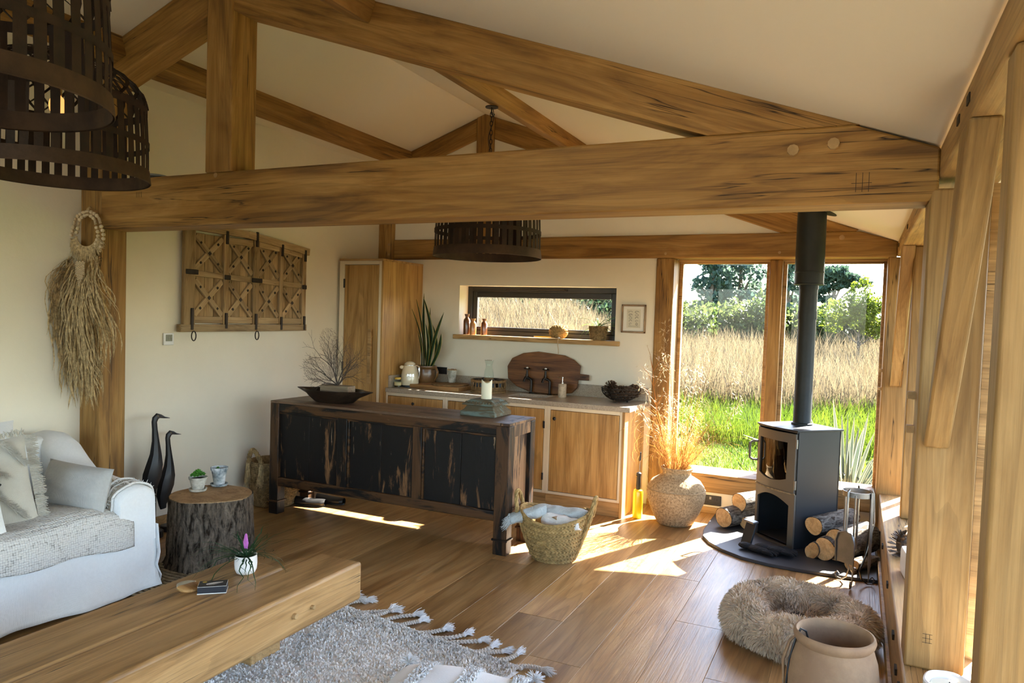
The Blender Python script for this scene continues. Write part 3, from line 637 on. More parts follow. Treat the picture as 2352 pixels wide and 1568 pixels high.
P(MB().bb(-3.956, -1.62, 6.268, 6.288, .90, 1.01), 'upstand', 'quartz top', t, bev=.002)
P(MB().bb(-3.956, -3.938, 5.73, 6.268, .90, 1.01), 'upstand', 'quartz top', t, bev=.002)
P(MB().bb(sx0 - .01, sx0, sy0 - .01, sy1 + .01, .74, .86).bb(sx1, sx1 + .01, sy0 - .01, sy1 + .01, .74, .86).bb(sx0, sx1, sy0 - .01, sy0, .74, .86).bb(sx0, sx1, sy1, sy1 + .01, .74, .86).bb(sx0, sx1, sy0, sy1, .73, .74), 'sink', 'steel', t)
for k in range(7): P(MB().bb(-2.38, -1.98, 5.86 + k * .035, 5.866 + k * .035, .8985, .9005), 'groove', 'steel' if 0 else 'quartz top', t, bev=.002)
# ================================================================ sofa
SY0, SY1 = .55, 2.875
t = thing('sofa', 'pale blue white slipcovered sofa against the left wall', 'sofa', (-4.0, 1.7, 0))
P(rbox(MB(), -4.43, -3.60, SY0, SY1 - .03, .05, .42, .03, 6), 'base', 'sofa linen', t)
def fold(y, z): return .014 * sin(5 * y + 6 * z) + .012 * sin(11 * y - 14 * z) + .008 * sin(3.1 * y + 18 * z) + .004 * sin(29 * y + 7 * z)
def sk(u, v):
    y = SY0 + (SY1 + .012 - SY0) * u; z = .028 + .30 * v + (.03 * (u > .93) * 0)
    return V((-3.545 + .035 * (1 - v) ** 1.5 + fold(y, z) * (1.3 - v), y, z - .012 * sin(3 * y) * (1 - v)))
P(MB().grid(sk, 70, 14), 'skirt', 'sofa linen', t, thick=.006)
P(MB().grid(lambda u, v: V((-4.40 + (.87 + .012) * u, SY1 + .004 + .022 * (1 - v) + fold(u * 2, v) * (1 - v) * .8, .03 + .33 * v)), 30, 10), 'skirt', 'sofa linen', t, thick=.006)
P(rbox(MB(), -4.20, -3.555, SY0 + .1, 2.655, .30, .465, .055, 6, .02), 'seat_cushion', 'sofa linen', t)
st = [(-3.53, .575, .215), (-3.545, .592, .235), (-3.60, .60, .24), (-3.75, .61, .24), (-3.92, .632, .235), (-4.02, .66, .23), (-4.10, .72, .225), (-4.18, .79, .22), (-4.26, .825, .21), (-4.36, .825, .20), (-4.44, .80, .19)]
mb = MB(); K = 18; vs = []
for x, zt, wd in st:
    for k in range(K):
        a = -.15 * PI + k / (K - 1) * 1.3 * PI; r = wd / 2
        if k == 0: yy, zz = r, .28
        elif k == K - 1: yy, zz = -r, .28
        else:
            yy = r * max(-1, min(1, 1.08 * cos(a))); zz = zt - r * .8 + r * .8 * sin(a) if sin(a) > 0 else zt - r * .8 + (zt - .5) * sin(a)
        vs.append(V((x + (.006 * sin(9 * zz)), 2.765 + yy, zz)))
mb.add(vs, [(i * K + k, i * K + k + 1, (i + 1) * K + k + 1, (i + 1) * K + k) for i in range(len(st) - 1) for k in range(K - 1)] + [tuple(range(K)), tuple((len(st) - 1) * K + k for k in range(K))[::-1]])
P(mb, 'arm', 'sofa linen', t, smooth=55)
P(rbox(MB(), -4.44, -4.21, SY0, 2.80, .1, .815, .07, 6), 'back', 'sofa linen', t)
M = basis((-4.12, 2.03, .69), (1, 0, .28)); P(pillow(MB(), M, .92, .50, .24, seed=4), 'back_cushion', 'sofa linen', t, smooth=70)
M = basis((-4.12, 1.08, .69), (1, 0, .28)); P(pillow(MB(), M, .92, .50, .24, seed=5), 'back_cushion', 'sofa linen', t, smooth=70)
for y in (2.78, .7): P(MB().bb(-4.36, -4.28, y - .04, y + .04, 0, .06).bb(-3.70, -3.62, y - .04, y + .04, 0, .06), 'leg', 'black metal', t)
# knitted throw over the seat
def kt(u, v):
    y = .70 + 2.03 * u; s = v * .80
    pr = [(-4.10, .475), (-3.95, .492), (-3.75, .497), (-3.60, .488), (-3.545, .462), (-3.527, .42), (-3.522, .36), (-3.520, .30)]
    f = v * (len(pr) - 1); i = min(int(f), len(pr) - 2); a = f - i; x = pr[i][0] * (1 - a) + pr[i + 1][0] * a; z = pr[i][1] * (1 - a) + pr[i + 1][1] * a
    e = max(0, (u - .90) / .10); z -= .035 * e * e * (v < .75); 
    z += .012 * sin(5 * y + 3 * x) * (v < .6) + .008 * sin(13 * y - 9 * x) * (v < .6) + (.02 * sin(4.2 * y) + .012 * sin(11 * y)) * (v > .8) * (v - .8) * 5
    x += .006 * sin(15 * y) * (v > .6)
    return V((x, y, z))
# cushions
def one(mb, name, mat, label, cat, loc, group=None, **k):
    mb.v = [tuple(V(q) - V(loc)) for q in mb.v]; o = mb.build(name, mat, None, loc=loc, **k); return tag(o, label, cat, group)
one(MB().grid(kt, 70, 40), 'knitted_throw', 'knit throw', 'grey chunky knitted throw spread over the sofa seat', 'throw', (-3.8, 1.7, .48), thick=.008)
M = basis((-3.795, 2.585, .592), (.10, -1, .25), roll=-.03); one(pillow(MB(), M, .47, .25, .15, 18, .05, .01, 7), 'lumbar_cushion', 'lumbar linen', 'plain grey lumbar cushion leaning on the sofa arm', 'cushion', (-3.795, 2.585, .592), smooth=70)
t = thing('fringed_cushion', 'stone coloured cushion with shaggy fringe bands on the sofa', 'cushion', (-3.88, 2.13, .66))
M = basis((-3.88, 2.13, .655), (.80, -.52, .34), roll=.16)
P(pillow(MB(), M, .47, .46, .16, 18, .05, .008, 9), 'cover', 'pillow stone', t, smooth=70)
def zp(x, y): return .16 / 2 * max(0, (1 - abs(x) ** 2.6)) ** .5 * max(0, (1 - abs(y) ** 2.6)) ** .5
def tufts(fn, n, L, r0, mb=None, spread=.5):
    mb = mb or MB()
    for i in range(n):
        p, d = fn(U(0, 1)); d = (V(d) + V((U(-1, 1), U(-1, 1), U(-1, 1))) * spread).normalized(); q = V(p); l = L * U(.6, 1.1)
        mb.tube([q, q + d * l * .5 + V((0, 0, -.05 * l)), q + d * l + V((0, 0, -.25 * l))], [r0, r0 * .9, r0 * .4], 4, False)
    return mb
fr = MB(); Mn = (M.to_3x3() @ V((0, 0, 1)))
def band(x0, y0, x1, y1):
    def fn(a):
        x = x0 + (x1 - x0) * a; y = y0 + (y1 - y0) * a; p = M @ V((x * .235 * .95, y * .23 * .95, zp(x * .95, y * .95))); d = M.to_3x3() @ V((.9, U(-.5, .3), .45)); return p, d
    return fn
for s in ((.55, .9, .92, .35), (-.2, .95, .55, .1), (.2, -.1, .75, -.85), (-.6, .5, -.1, -.2), (-.5, -.55, .1, -.95)): tufts(band(*s), 260, .042, .0026, fr, .5)
def edge(a):
    k = int(a * 3.99); f = U(-1, 1); x, y = ((1, f), (f, -1), (1, f), (f, 1))[k]; return M @ V((x * .232, y * .227, 0)), M.to_3x3() @ V((x * (k % 2 == 0), y * (k % 2), 0))
tufts(edge, 700, .055, .0028, fr, .4)
o = P(fr, 'fringe', 'tuft white', t, smooth=0); o['kind'] = 'stuff'; o.data.materials[0] = MT['string'] if 0 else MT['pillow stone']
ln_ = MB()
for a, b in (((-.3, .35), (.45, -.05)), ((.45, -.05), (.05, -.45)), ((-.6, .15), (.05, -.42))):
    pts = [M @ V(((a[0] + (b[0] - a[0]) * i / 6) * .235, (a[1] + (b[1] - a[1]) * i / 6) * .23, zp(a[0] + (b[0] - a[0]) * i / 6, a[1] + (b[1] - a[1]) * i / 6) + .003)) for i in range(7)]
    ln_.tube(pts, .0026, 5)
P(ln_, 'stripe', 'black plastic', t)
M2 = basis((-3.75, 1.93, .60), (.88, -.35, .36), roll=.1); one(pillow(MB(), M2, .44, .40, .15, 18, .05, .008, 11), 'white_cushion', 'pillow white', 'plain white cushion at the left edge, in front of the fringed one', 'cushion', (-3.75, 1.93, .60), smooth=70)
# scarf over the arm
t = thing('arm_scarf', 'tan and white striped fringed scarf draped over the sofa arm', 'scarf', (-3.66, 2.765, .61))
def sc(u, v, off=.006):
    a = -.10 * PI + 1.16 * PI * v; r = .122; yy = r * max(-1, min(1, 1.06 * cos(PI - a))); zz = .60 - r * .8 + (r * .8 + off) * sin(a) if sin(a) > 0 else .50 + .10 * sin(a) * 1.2
    return V((-3.715 + .125 * u + .02 * sin(3 * v) + .006 * sin(20 * v + 6 * u), 2.765 + yy * (1 + off * 4), zz + .006 * sin(30 * u)))
P(MB().grid(sc, 14, 26), 'cloth', 'throw tan', t, thick=.006)
for i, uu in enumerate((-.06, .28, .62, 1.02)): P(MB().tube([sc(uu + .02 * sin(9 * k / 20), k / 20, .013) for k in range(21)], .006, 6), 'cord', 'tuft white', t)
fr = MB(); tufts(lambda a: (sc(U(-.05, 1.05), a, .012), (U(-1, 1), 0, .2)), 260, .03, .0016, fr, .6); tufts(lambda a: (sc(a, .0, .01), (0, -.2, -1)), 60, .07, .002, fr, .2)
o = P(fr, 'fringe', 'tuft white', t, smooth=0); o['kind'] = 'stuff'
# ================================================================ rugs and the white floor cushion
t = thing('shaggy_rug', 'pale cream shaggy rug with braided tassel fringe under the table', 'rug', (-1.30, 2.955, 0))
ru, rv = V((-.988, .155, 0)), V((-.155, -.988, 0)); R0 = V((-1.30, 2.955, 0))
mb = MB().grid(lambda u, v: R0 + ru * (1.72 * u) + rv * (2.3 * v) + V((0, 0, .022 * min(1, 14 * min(u, 1 - u, v, 1 - v)) ** .5 + .002)), 60, 70)
P(mb, 'backing', 'rug pile', t)
n = 52000; a = np.random.rand(n, 2); a[:, 1] = a[:, 1] ** 1.3; base = np.array(R0) + a[:, :1] * 1.71 * np.array(ru) + a[:, 1:] * 2.2 * np.array(rv); base[:, 2] = .019
th = np.random.rand(n) * 6.28; wv_ = .0045 * np.stack([np.cos(th), np.sin(th), np.zeros(n)], 1); lean = (np.random.rand(n, 3) - .5) * .016; lean[:, 2] = .008 + .008 * np.random.rand(n)
vv = np.stack([base - wv_, base + wv_, base + lean + wv_ * .6, base + lean - wv_ * .6], 1).reshape(-1, 3) - np.array(R0)
o = raw('pile', vv, np.arange(4 * n).reshape(-1, 4), 'rug pile', t); o['kind'] = 'stuff'
for i in range(17):
    s = .045 + i * .098 + U(-.015, .015); p = R0 + ru * s; 
    d = (V((.155, .988, 0)) * U(.8, 1.1) + V((1, -.1, 0)) * U(.1, 1.0)).normalized() if i else V((.95, .35, 0)).normalized()
    L = U(.13, .19); side = V((d.y, -d.x, 0)) * U(-.03, .05); pts = [p + d * L * k / 10 + side * sin(k / 10 * PI) + V((0, 0, .014)) for k in range(11)]
    br = MB()
    for ph in (0, 2 * PI / 3, 4 * PI / 3):
        q = []
        for k in range(31):
            f = k / 3; j = min(int(f), 9); c = pts[j].lerp(pts[j + 1], f - j); dd = (pts[j + 1] - pts[j]).normalized(); nn = V((-dd.y, dd.x, 0)); aa = k * .75 + ph
            q.append(c + nn * .0065 * sin(aa) + V((0, 0, 1)) * .005 * sin(2 * aa))
        br.tube(q, .0058, 6)
    b = P(br, 'tassel', 'rug cord', t); e = pts[-1]; dd = (pts[-1] - pts[-2]).normalized()
    tf = MB(); tf.sph(e, (.013, .013, .011), 8, 6); tufts(lambda a: (e + V((U(-.008, .008), U(-.008, .008), U(-.004, .008))), dd + V((0, 0, .25))), 70, .06, .0022, tf, .38)
    P(tf, 'tuft', 'tuft white', b, smooth=0)
br = MB()
for k in range(90):
    p = R0 + ru * (1.70 * k / 89) + V((.155, .988, 0)) * .012 + V((0, 0, .014)); br.sph(p, (.013, .010, .010), 6, 5, RZ(U(-.6, .6)))
P(br, 'braided_edge', 'rug cord', t)
t = thing('floor_cushion', 'white tufted floor cushion with tasselled corners on the rug, bottom edge', 'cushion', (-1.18, 2.23, 0))
FCZ = .20
M = Matrix.Translation((-1.20, 2.20, .115)) @ Matrix.Rotation(.11, 4, 'Z')
P(pillow(MB(), M, .80, .84, .25, 26, .03, .012, 21), 'cover', 'pouffe white', t, smooth=70)
def fz(x, y): return .125 * max(0, (1 - abs(x) ** 2.6)) ** .5 * max(0, (1 - abs(y) ** 2.6)) ** .5
fr = MB()
for x0 in (-.62, -.12, .38, .8):
    def fn(a, x0=x0): 
        y = -1 + 2 * a * .985; x = x0 + .05 * sin(5 * y) + U(-.075, .075); p = M @ V((x * .39, y * .41, fz(x, y) + .004)); return p, (U(-1, 1), U(-1, 1), 1.2)
    tufts(fn, 900, .016, .0042, fr, .5)
def ed(a):
    k = int(a * 3.99); f = U(-1, 1); x, y = ((1, f), (f, -1), (-1, f), (f, 1))[k]; return M @ V((x * .392, y * .412, .0)), (U(-.3, .3), U(-.3, .3), .5)
tufts(ed, 900, .016, .005, fr, .8)
o = P(fr, 'tufting', 'tuft white', t, smooth=0); o['kind'] = 'stuff'
for x, y in ((.42, .98), (1, 1), (-1, 1), (1, -1)):
    e = M @ V((x * .385, y * .405, fz(x * .97, y * .97) + .01)); tf = MB(); tufts(lambda a: (e, (U(-1, 1), U(-.4, 1), U(.1, .7))), 130, .05, .003, tf, .5); P(tf, 'tassel', 'tuft white', t, smooth=0)
t = thing('jute_rug', 'small coarse woven jute rug between the sofa and the tree stump', 'rug', (-3.45, 2.95, 0))
for k in range(16): P(MB().tube([(-3.80 + .6 * i / 12, 2.72 + k * .034 + .004 * sin(i * 2 + k), .009) for i in range(13)], .012, 7, flat=.7), 'braid', 'jute rug', t)
# ================================================================ on the coffee table
t = thing('coaster', 'oval wood slice coaster with grey resin edge on the coffee table', 'coaster', (-2.50, 2.20, .40), -.3)
MB().lathe([(0, 0), (.052, 0), (.056, .004), (.056, .012), (.050, .016), (0, .016)], 30, sx=1, sy=.8).build('slice', 'chopping board', t)
MB().prism([(.056 * cos(a), .045 * sin(a)) for a in [PI * .62 + k * PI * .8 / 14 for k in range(15)]], .0172).build('resin', 'resin grey', t, bev=.002)
t = thing('matchbox', 'black matchbox with a white fern print on the coffee table', 'matchbox', (-2.395, 2.232, .40), .70)
MB().bb(-.056, .056, -.036, .036, .002, .031).build('sleeve', 'match black', t, bev=.001)
MB().bb(-.0565, .0565, -.0365, .0365, .0, .003).bb(-.0565, .0565, -.0365, .0365, .0295, .0305).build('border', 'match white', t)
MB().bb(-.052, .052, -.0375, -.0365, .004, .028).bb(-.053, .053, -.033, .033, .0305, .0314).build('print', 'match black', t)
fm = MB(); fm.strip([(-.025 + .06 * k / 8, -.008 + .018 * k / 8, .0318) for k in range(9)], .0015)
for k in range(11):
    f = k / 10; p = V((-.025 + .06 * f, -.008 + .018 * f, .0318)); L = .016 * (1 - abs(f - .35) * 1.1)
    for s in (1, -1): fm.strip([p, p + V((L * .45 - .0 * s, s * L * .5, 0)), p + V((L * .75, s * L, 0))], [.0032, .0034, .0008])
fm.build('fern_print', 'match white', t, smooth=0)
MB().lathe([(0, .0316), (.009, .0316), (.009, .032), (0, .032)], 16, (-.034, .019, 0)).build('moon', 'match gold', t)
# air plant
t = thing('air_plant', 'white pot with spiky green plant and pink flower on the coffee table', 'plant', (-2.435, 2.455, .40))
MB().lathe([(0, 0), (.028, 0), (.040, .006), (.047, .022), (.049, .045), (.048, .084), (.046, .085), (.044, .078), (.043, .068), (0, .066)], 32).build('pot', 'white pot', t)
MB().lathe([(0, .070), (.0445, .070), (.0445, .0705), (0, .0705)], 20).build('soil', 'soil', t)
rr = random.Random(3)
for k in range(64):
    a = rr.uniform(0, 6.28); L = rr.uniform(.12, .30); up = rr.uniform(.35, 1.2); d = V((cos(a), sin(a), 0)); side = V((-sin(a), cos(a), 0)); pts = []
    for i in range(9):
        f = i / 8; z = .072 + L * up * .75 * f - (L * .95) * f * f * (.75 if up < .8 else .5); r = .008 + L * f * (1.0 - .15 * f); pts.append(d * r + side * (.03 * f * f * rr.uniform(-1, 1)) + V((0, 0, max(z, .008 if r < .2 else -.3))))
    MB().strip(pts, [.0065 * (1 - (i / 8) ** 2) + .0007 for i in range(9)]).build('leaf', 'air plant', t, smooth=0)
MB().tube([(0, 0, .07), (.004, 0, .11), (.002, 0, .135)], .003, 6).build('stem', 'air plant', t)
fb = MB()
for i in range(9):
    for s in (1, -1):
        z = .118 + i * .0068; w_ = .013 * (1 - abs(i - 3) / 8); fb.sph((s * w_ * .5 - .002, 0, z), (w_ * .75, .0035, .0085), 8, 5, RY(-s * .55))
fb.build('flower', 'bract pink', t)
# ================================================================ tree stump and pots
t = thing('stump_table', 'bark covered tree stump side table beside the sofa arm', 'side table', (-3.60, 3.335, 0))
rip = lambda a, z: .030 * sin(3 * a + 1) + .022 * sin(5 * a + 2) + .010 * sin(9 * a + z * 4)
def brk(a, z): return rip(a, z) + .022 * abs(sin(19 * a + 1.3 * sin(9 * z + 3 * a) + .8 * sin(23 * z))) + .012 * sin(41 * a + 3 * sin(17 * z + a))
MB().lathe([(.275, .0), (.262, .02)] + [(.252 - .012 * k / 14, .05 + .375 * k / 14) for k in range(15)], 220, (0, 0, 0), rip=brk).build('bark', 'stump bark', t, smooth=60)
MB().lathe([(0, .428), (.10, .429), (.20, .429), (.2385, .428), (.2385, .40)], 80, rip=rip).build('cut_top', 'stump cut', t)
def potplant(name, label, loc, mat, h, r, kind):
    t = thing(name, label, 'plant', loc)
    MB().lathe([(0, .0), (r * .62, 0), (r * .72, h * .3), (r * .92, h * .82), (r, h * .84), (r * 1.04, h), (r * .93, h), (r * .86, h * .86), (0, h * .84)], 28, rip=lambda a, z: .012 * sin(4 * a)).build('pot', mat, t)
    MB().lathe([(0, h * .85), (r * .87, h * .85), (r * .87, h * .86), (0, h * .87)], 18).build('soil', 'soil', t)
    return t
def rosette(mb, c, r, n=16):
    for k in range(n):
        a = k * 2.4; f = k / n; d = V((cos(a), sin(a), 0)); q = c + d * r * (.15 + .6 * f) + V((0, 0, r * (.75 - .6 * f))); mb.sph(q, (r * .42, r * .22, r * .16), 6, 5, RZ(a) @ RY(-.9 + .75 * f))
SZ = .43
for (x, y, lab, m_) in ((-3.715, 3.33, 'white weathered saucer under the succulent pot on the stump', 'old pot'), (-3.715, 3.50, 'grey weathered saucer under the tall pot on the stump', 'old pot blue')):
    tag(MB().lathe([(0, .002), (.035, 0), (.050, .004), (.056, .018), (.052, .019), (.045, .009), (0, .008)], 30).build('saucer', m_, None, loc=(x, y, SZ)), lab, 'saucer', 'pot saucers on the stump')
t = potplant('succulent_pot', 'small whitewashed pot of green succulents on the stump', (-3.715, 3.33, SZ + .009), 'old pot', .082, .055, 0)
for i in range(6):
    a = i * 1.05; m_ = MB(); rosette(m_, V((.028 * cos(a), .028 * sin(a), .088)) if i else V((0, 0, .10)), .022 if i else .03); m_.build('rosette', 'succulent', t)
t = potplant('weathered_pot', 'taller grey blue weathered pot with sprout on the stump', (-3.715, 3.50, SZ + .009), 'old pot blue', .115, .053, 1)
m_ = MB(); rosette(m_, V((-.012, 0, .103)), .014, 9); m_.build('sprout', 'succulent', t)
# ================================================================ bird sculptures
def bird(loc, s, bz, label):
    t = thing('bird_sculpture', label, 'sculpture', loc, -.15, 'carved black wading birds')
    MB().lathe([(0, 0), (.056 * s, 0), (.058 * s, .004), (.058 * s, .042 * s), (.054 * s, .046 * s), (0, .046 * s)], 28).build('base', 'bird black', t, bev=.002)
    MB().tube([(0, 0, .04), (.002, .004, bz + .16 * s)], .0055 * s, 8).build('rod', 'iron', t)
    # body, neck and head: one carved surface along a spine (local y is forward)
    sp = [(-.035, bz, .022, .010), (-.040, bz + .03, .028, .016), (-.036, bz + .10, .050, .030), (-.018, bz + .19, .060, .040), (-.004, bz + .26, .052, .036), (.002, bz + .33, .036, .028), (.000, bz + .42, .022, .020), (-.006, bz + .50, .0165, .015), (-.010, bz + .55, .016, .015), (-.004, bz + .575, .020, .016), (.010, bz + .590, .021, .016), (.030, bz + .586, .013, .011), (.055, bz + .575, .006, .006), (.088, bz + .568, .0015, .0015)]
    mb = MB(); n = 8; vs = []
    for i, (y, z, a, b_) in enumerate(sp):
        p0 = V((0, sp[max(i - 1, 0)][0], sp[max(i - 1, 0)][1])); p1 = V((0, sp[min(i + 1, len(sp) - 1)][0], sp[min(i + 1, len(sp) - 1)][1])); d = (p1 - p0).normalized(); q = V((0, -d.z, d.y)); X = V((1, 0, 0))
        vs += [(V((0, y, z)) + q * (a * cos(2 * PI * k / n)) + X * (b_ * sin(2 * PI * k / n))) for k in range(n)]
    vs = [V((p.x * s * 1.15, p.y * s * 1.15, bz + (p.z - bz) * s)) for p in vs]
    mb.add(vs, [(i * n + k, i * n + (k + 1) % n, (i + 1) * n + (k + 1) % n, (i + 1) * n + k) for i in range(len(sp) - 1) for k in range(n)] + [tuple(range(n))[::-1], tuple((len(sp) - 1) * n + k for k in range(n))])
    mb.build('bird', 'bird black', t, smooth=32)
    e = MB(); e.sph((.016 * s, .006 * s, bz + .592 * s), .004 * s, 8, 6).sph((-.016 * s, .006 * s, bz + .592 * s), .004 * s, 8, 6); e.build('eye', 'brass', t)
    return t
bird((-4.31, 3.50, 0), 1.0, .245, 'taller black carved wading bird beside the sofa arm')
bird((-4.36, 3.65, 0), .90, .165, 'shorter black carved wading bird between tall bird and stump')
# ================================================================ seagrass basket
t = thing('seagrass_basket', 'tall woven seagrass basket with tassel handle behind the chest', 'basket', (-4.27, 4.60, 0))
prof = [(.150 + .035 * sin(min(1, z / .30) * 2.0) + .01 * (z / .38), z) for z in [.012 + .0145 * k for k in range(25)]]
weave(prof, 64, .0085, 'rope', 1.3, tilt=.35).build('weave', 'seagrass', t)['kind'] = 'stuff'
MB().lathe([(0, .004), (.150, .004)] + [(r - .004, z) for r, z in prof] + [(r - .010, z) for r, z in prof[::-1]] + [(0, .02)], 40).build('wall', 'seagrass', t)
def rope(pts, r, name, mat, par, tw=.9, k_=3):
    mb = MB(); pts = [V(p) for p in pts]; m = len(pts)
    for ph in range(k_):
        q = []
        for i in range(m):
            d = (pts[min(i + 1, m - 1)] - pts[max(i - 1, 0)]).normalized(); x, y = frame(d, V((1, .2, .1))); a = i * tw + ph * 2 * PI / k_; q.append(pts[i] + (x * cos(a) + y * sin(a)) * r * .55)
        mb.tube(q, r * .62, 6)
    return mb.build(name, mat, par)
hx = -.03; hp = [V((hx + .15 * (k / 24 - .5) * -1 * .95, -.185 - .025 * sin(PI * k / 24), .36 + .11 * sin(PI * k / 24))) for k in range(25)]
h = rope(hp, .017, 'handle', 'seagrass', t)
for e in (hp[0], hp[-1]):
    tf = MB(); tufts(lambda a: (e + V((U(-.012, .012), U(-.012, .006), 0)), (U(-.15, .15), -.12, -1)), 60, .15, .0032, tf, .14); tf.build('tassel', 'raffia', h, smooth=0)
for i, (x, y, r) in enumerate(((-3.99, 4.72, .25), (-3.90, 4.86, .1))):
    t = thing('black_shoe', ['black shoe under the left end of the dark chest', 'second black shoe, further back under the dark chest'][i], 'shoe', (x, y, 0), r, 'black shoes under the chest')
    mb = MB(); mb.grid(lambda u, v: V((-.13 + .26 * u, (.045 + .012 * sin(3 * u)) * sin(2 * PI * v) * (1 if 0 < u < 1 else .55), .028 + (.028 + .025 * max(0, .5 - u)) * cos(2 * PI * v))), 14, 14); mb.build('upper', 'black plastic', t)
    MB().prism([(.135 * cos(a) * 1.0, .05 * sin(a)) for a in [k * PI / 10 for k in range(20)]], .014).build('sole', 'black metal', t, bev=.003)
# ================================================================ on the chest
t = thing('dough_bowl', 'dark carved wooden dough bowl with pointed ends on the chest', 'bowl', (-3.665, 4.585, .886), .06)
rip2 = lambda a, z: (.34 * math.exp(-(math.atan2(sin(a), cos(a)) / .22) ** 2) + .34 * math.exp(-(math.atan2(sin(a - PI), cos(a - PI)) / .22) ** 2)) * max(0, (z - .045) / .05)
MB().lathe([(0, 0), (.15, 0), (.17, .006), (.215, .04), (.255, .082), (.262, .094), (.258, .098), (.245, .093), (.205, .05), (.165, .018), (0, .014)], 72, sx=1, sy=.62, rip=rip2).build('bowl', 'dark bowl', t, smooth=50)
t = thing('sea_fan', 'delicate dried sea fan coral mounted on a pale wood block', 'coral', (-3.645, 4.60, .901), .1)
MB().bb(-.125, .125, -.055, .055, 0, .115).build('block', 'block wood', t, bev=.004)
rr = random.Random(12); br = MB(); lat = MB()
def branch(p, a, L, r, dep, Y):
    if dep == 0 or L < .012: return
    pts = [p]; aa = a
    for i in range(4): aa += rr.uniform(-.13, .13); pts.append(pts[-1] + V((cos(aa), 0, sin(aa))) * L / 4 + V((0, Y * L / 4, 0)))
    br.tube(pts, [r, r * .95, r * .9, r * .85, r * .75], 5, False)
    for s in (1, -1): branch(pts[-1], aa + s * rr.uniform(.15, .5), L * rr.uniform(.62, .86), r * .62, dep - 1, Y)
    if rr.random() < .8: branch(pts[2], aa + rr.choice((1, -1)) * rr.uniform(.4, .8), L * .6, r * .5, dep - 1, Y)
base = V((0, 0, .115))
for a, L, Y in ((2.5, .12, -.1), (2.85, .11, .0), (2.1, .12, .05), (1.72, .15, .0), (1.45, .12, .1), (1.05, .11, .1), (.75, .09, -.1)): branch(base, a, L, .0052, 5, Y)
br.build('branches', 'twig', t)
def lobe(ca, L0, wid, Y, seed):
    g = random.Random(seed); nr, na = 26, 26; P_ = {}
    for i in range(nr):
        for j in range(na):
            f = i / (nr - 1); a = ca + wid * (j / (na - 1) - .5) * (1 - .25 * f) + g.uniform(-.02, .02); R = .07 + (L0 - .07) * f * (1 - .28 * abs(2 * j / (na - 1) - 1) ** 2.2) + g.uniform(-.004, .004)
            P_[i, j] = base + V((cos(a) * R, Y * R + .012 * sin(5 * a + 6 * f), sin(a) * R))
    for i in range(nr):
        for j in range(na):
            if i + 1 < nr: lat.strip([P_[i, j], P_[i + 1, j]], .0015, side=V((.7, .2, .7)).normalized())
            if j + 1 < na and (i + j) % 2 == 0: lat.strip([P_[i, j], P_[i, j + 1]], .0015, side=V((.5, .3, .8)).normalized())
for q in ((2.62, .34, 1.05, -.08, 1), (1.85, .46, .62, .02, 2), (1.30, .34, .6, .1, 3), (.80, .24, .5, .05, 4)): lobe(*q)
lat.build('lattice', 'sea fan', t, smooth=0)['kind'] = 'stuff'
t = thing('carved_plinth', 'square carved plinth with flaking teal paint on the chest', 'plinth', (-2.39, 4.69, .886))
def sq(prof):
    mb = MB(); vs = []
    for s, z in prof: vs += [(-s, -s, z), (s, -s, z), (s, s, z), (-s, s, z)]
    n = len(prof); mb.add(vs, [(4 * i + k, 4 * i + (k + 1) % 4, 4 * i + 4 + (k + 1) % 4, 4 * i + 4 + k) for i in range(n - 1) for k in range(4)] + [(3, 2, 1, 0), tuple(4 * (n - 1) + k for k in range(4))]); return mb
sq([(.137, 0), (.137, .028), (.132, .032), (.118, .044), (.106, .062), (.102, .070)]).build('foot', 'plinth paint', t, bev=.003)
sq([(.102, .070), (.127, .074), (.130, .080), (.115, .090), (.085, .110), (.080, .113)]).build('cap', 'plinth paint', t, bev=.003)
lf = MB()
for k in range(9):
    for s in (0, 1, 2, 3):
        q = RZ(s * PI / 2) @ V((-.10 + .025 * k, -.112, .092)); lf.sph(q, (.008, .004, .012), 6, 5, RZ(s * PI / 2) @ RX(-.7))
lf.build('leaf_moulding', 'plinth paint', t)
t = thing('pillar_candle', 'cream pillar candle with melted rim on the carved plinth', 'candle', (-2.39, 4.69, .999))
mb = MB(); mb.lathe([(0, 0), (.0375, 0), (.038, .004), (.038, .125), (.036, .130), (.033, .124), (.031, .105), (0, .10)], 40)
mb.v = [(x, y, z + (.012 * sin(2 * math.atan2(y, x) + .6) - .004 if z > .12 else 0)) for x, y, z in mb.v]; mb.build('wax', 'candle wax', t)
MB().tube([(0, 0, .10), (.002, 0, .112)], .0013, 6).build('wick', 'soot', t)
# ================================================================ on the worktop
WT = .90
t = thing('honey_jar', 'small glass jar with yellow lid beside the cream kettle', 'jar', (-3.895, 5.80, WT))
MB().lathe([(0, .001), (.030, .001), (.033, .006), (.033, .058), (.027, .068), (.027, .076)], 26).build('glass', 'clear glass', t)
MB().lathe([(0, .004), (.030, .004), (.030, .046), (0, .046)], 22).build('honey', 'honey', t)
MB().lathe([(0, .092), (.027, .092), (.0295, .089), (.0295, .075), (0, .074)], 26).build('lid', 'yellow lid', t)
MB().lathe([(.0335, .018), (.0336, .048)], 26).build('label', 'label cream', t)
t = thing('kettle', 'cream retro electric kettle with chrome handle on the worktop', 'kettle', (-3.835, 5.91, WT), .0)
MB().lathe([(0, 0), (.088, 0), (.090, .006), (.086, .018), (0, .019)], 36).build('base', 'black plastic', t)
MB().lathe([(0, .019), (.084, .020), (.087, .028), (.084, .08), (.077, .14), (.066, .185), (.058, .205), (0, .206)], 40).build('body', 'kettle cream', t)
MB().lathe([(.0595, .204), (.0595, .208), (.056, .210)], 36).build('band', 'chrome', t)
MB().lathe([(.057, .209), (.052, .222), (.036, .236), (.015, .242), (0, .243)], 32).build('lid', 'kettle cream', t)
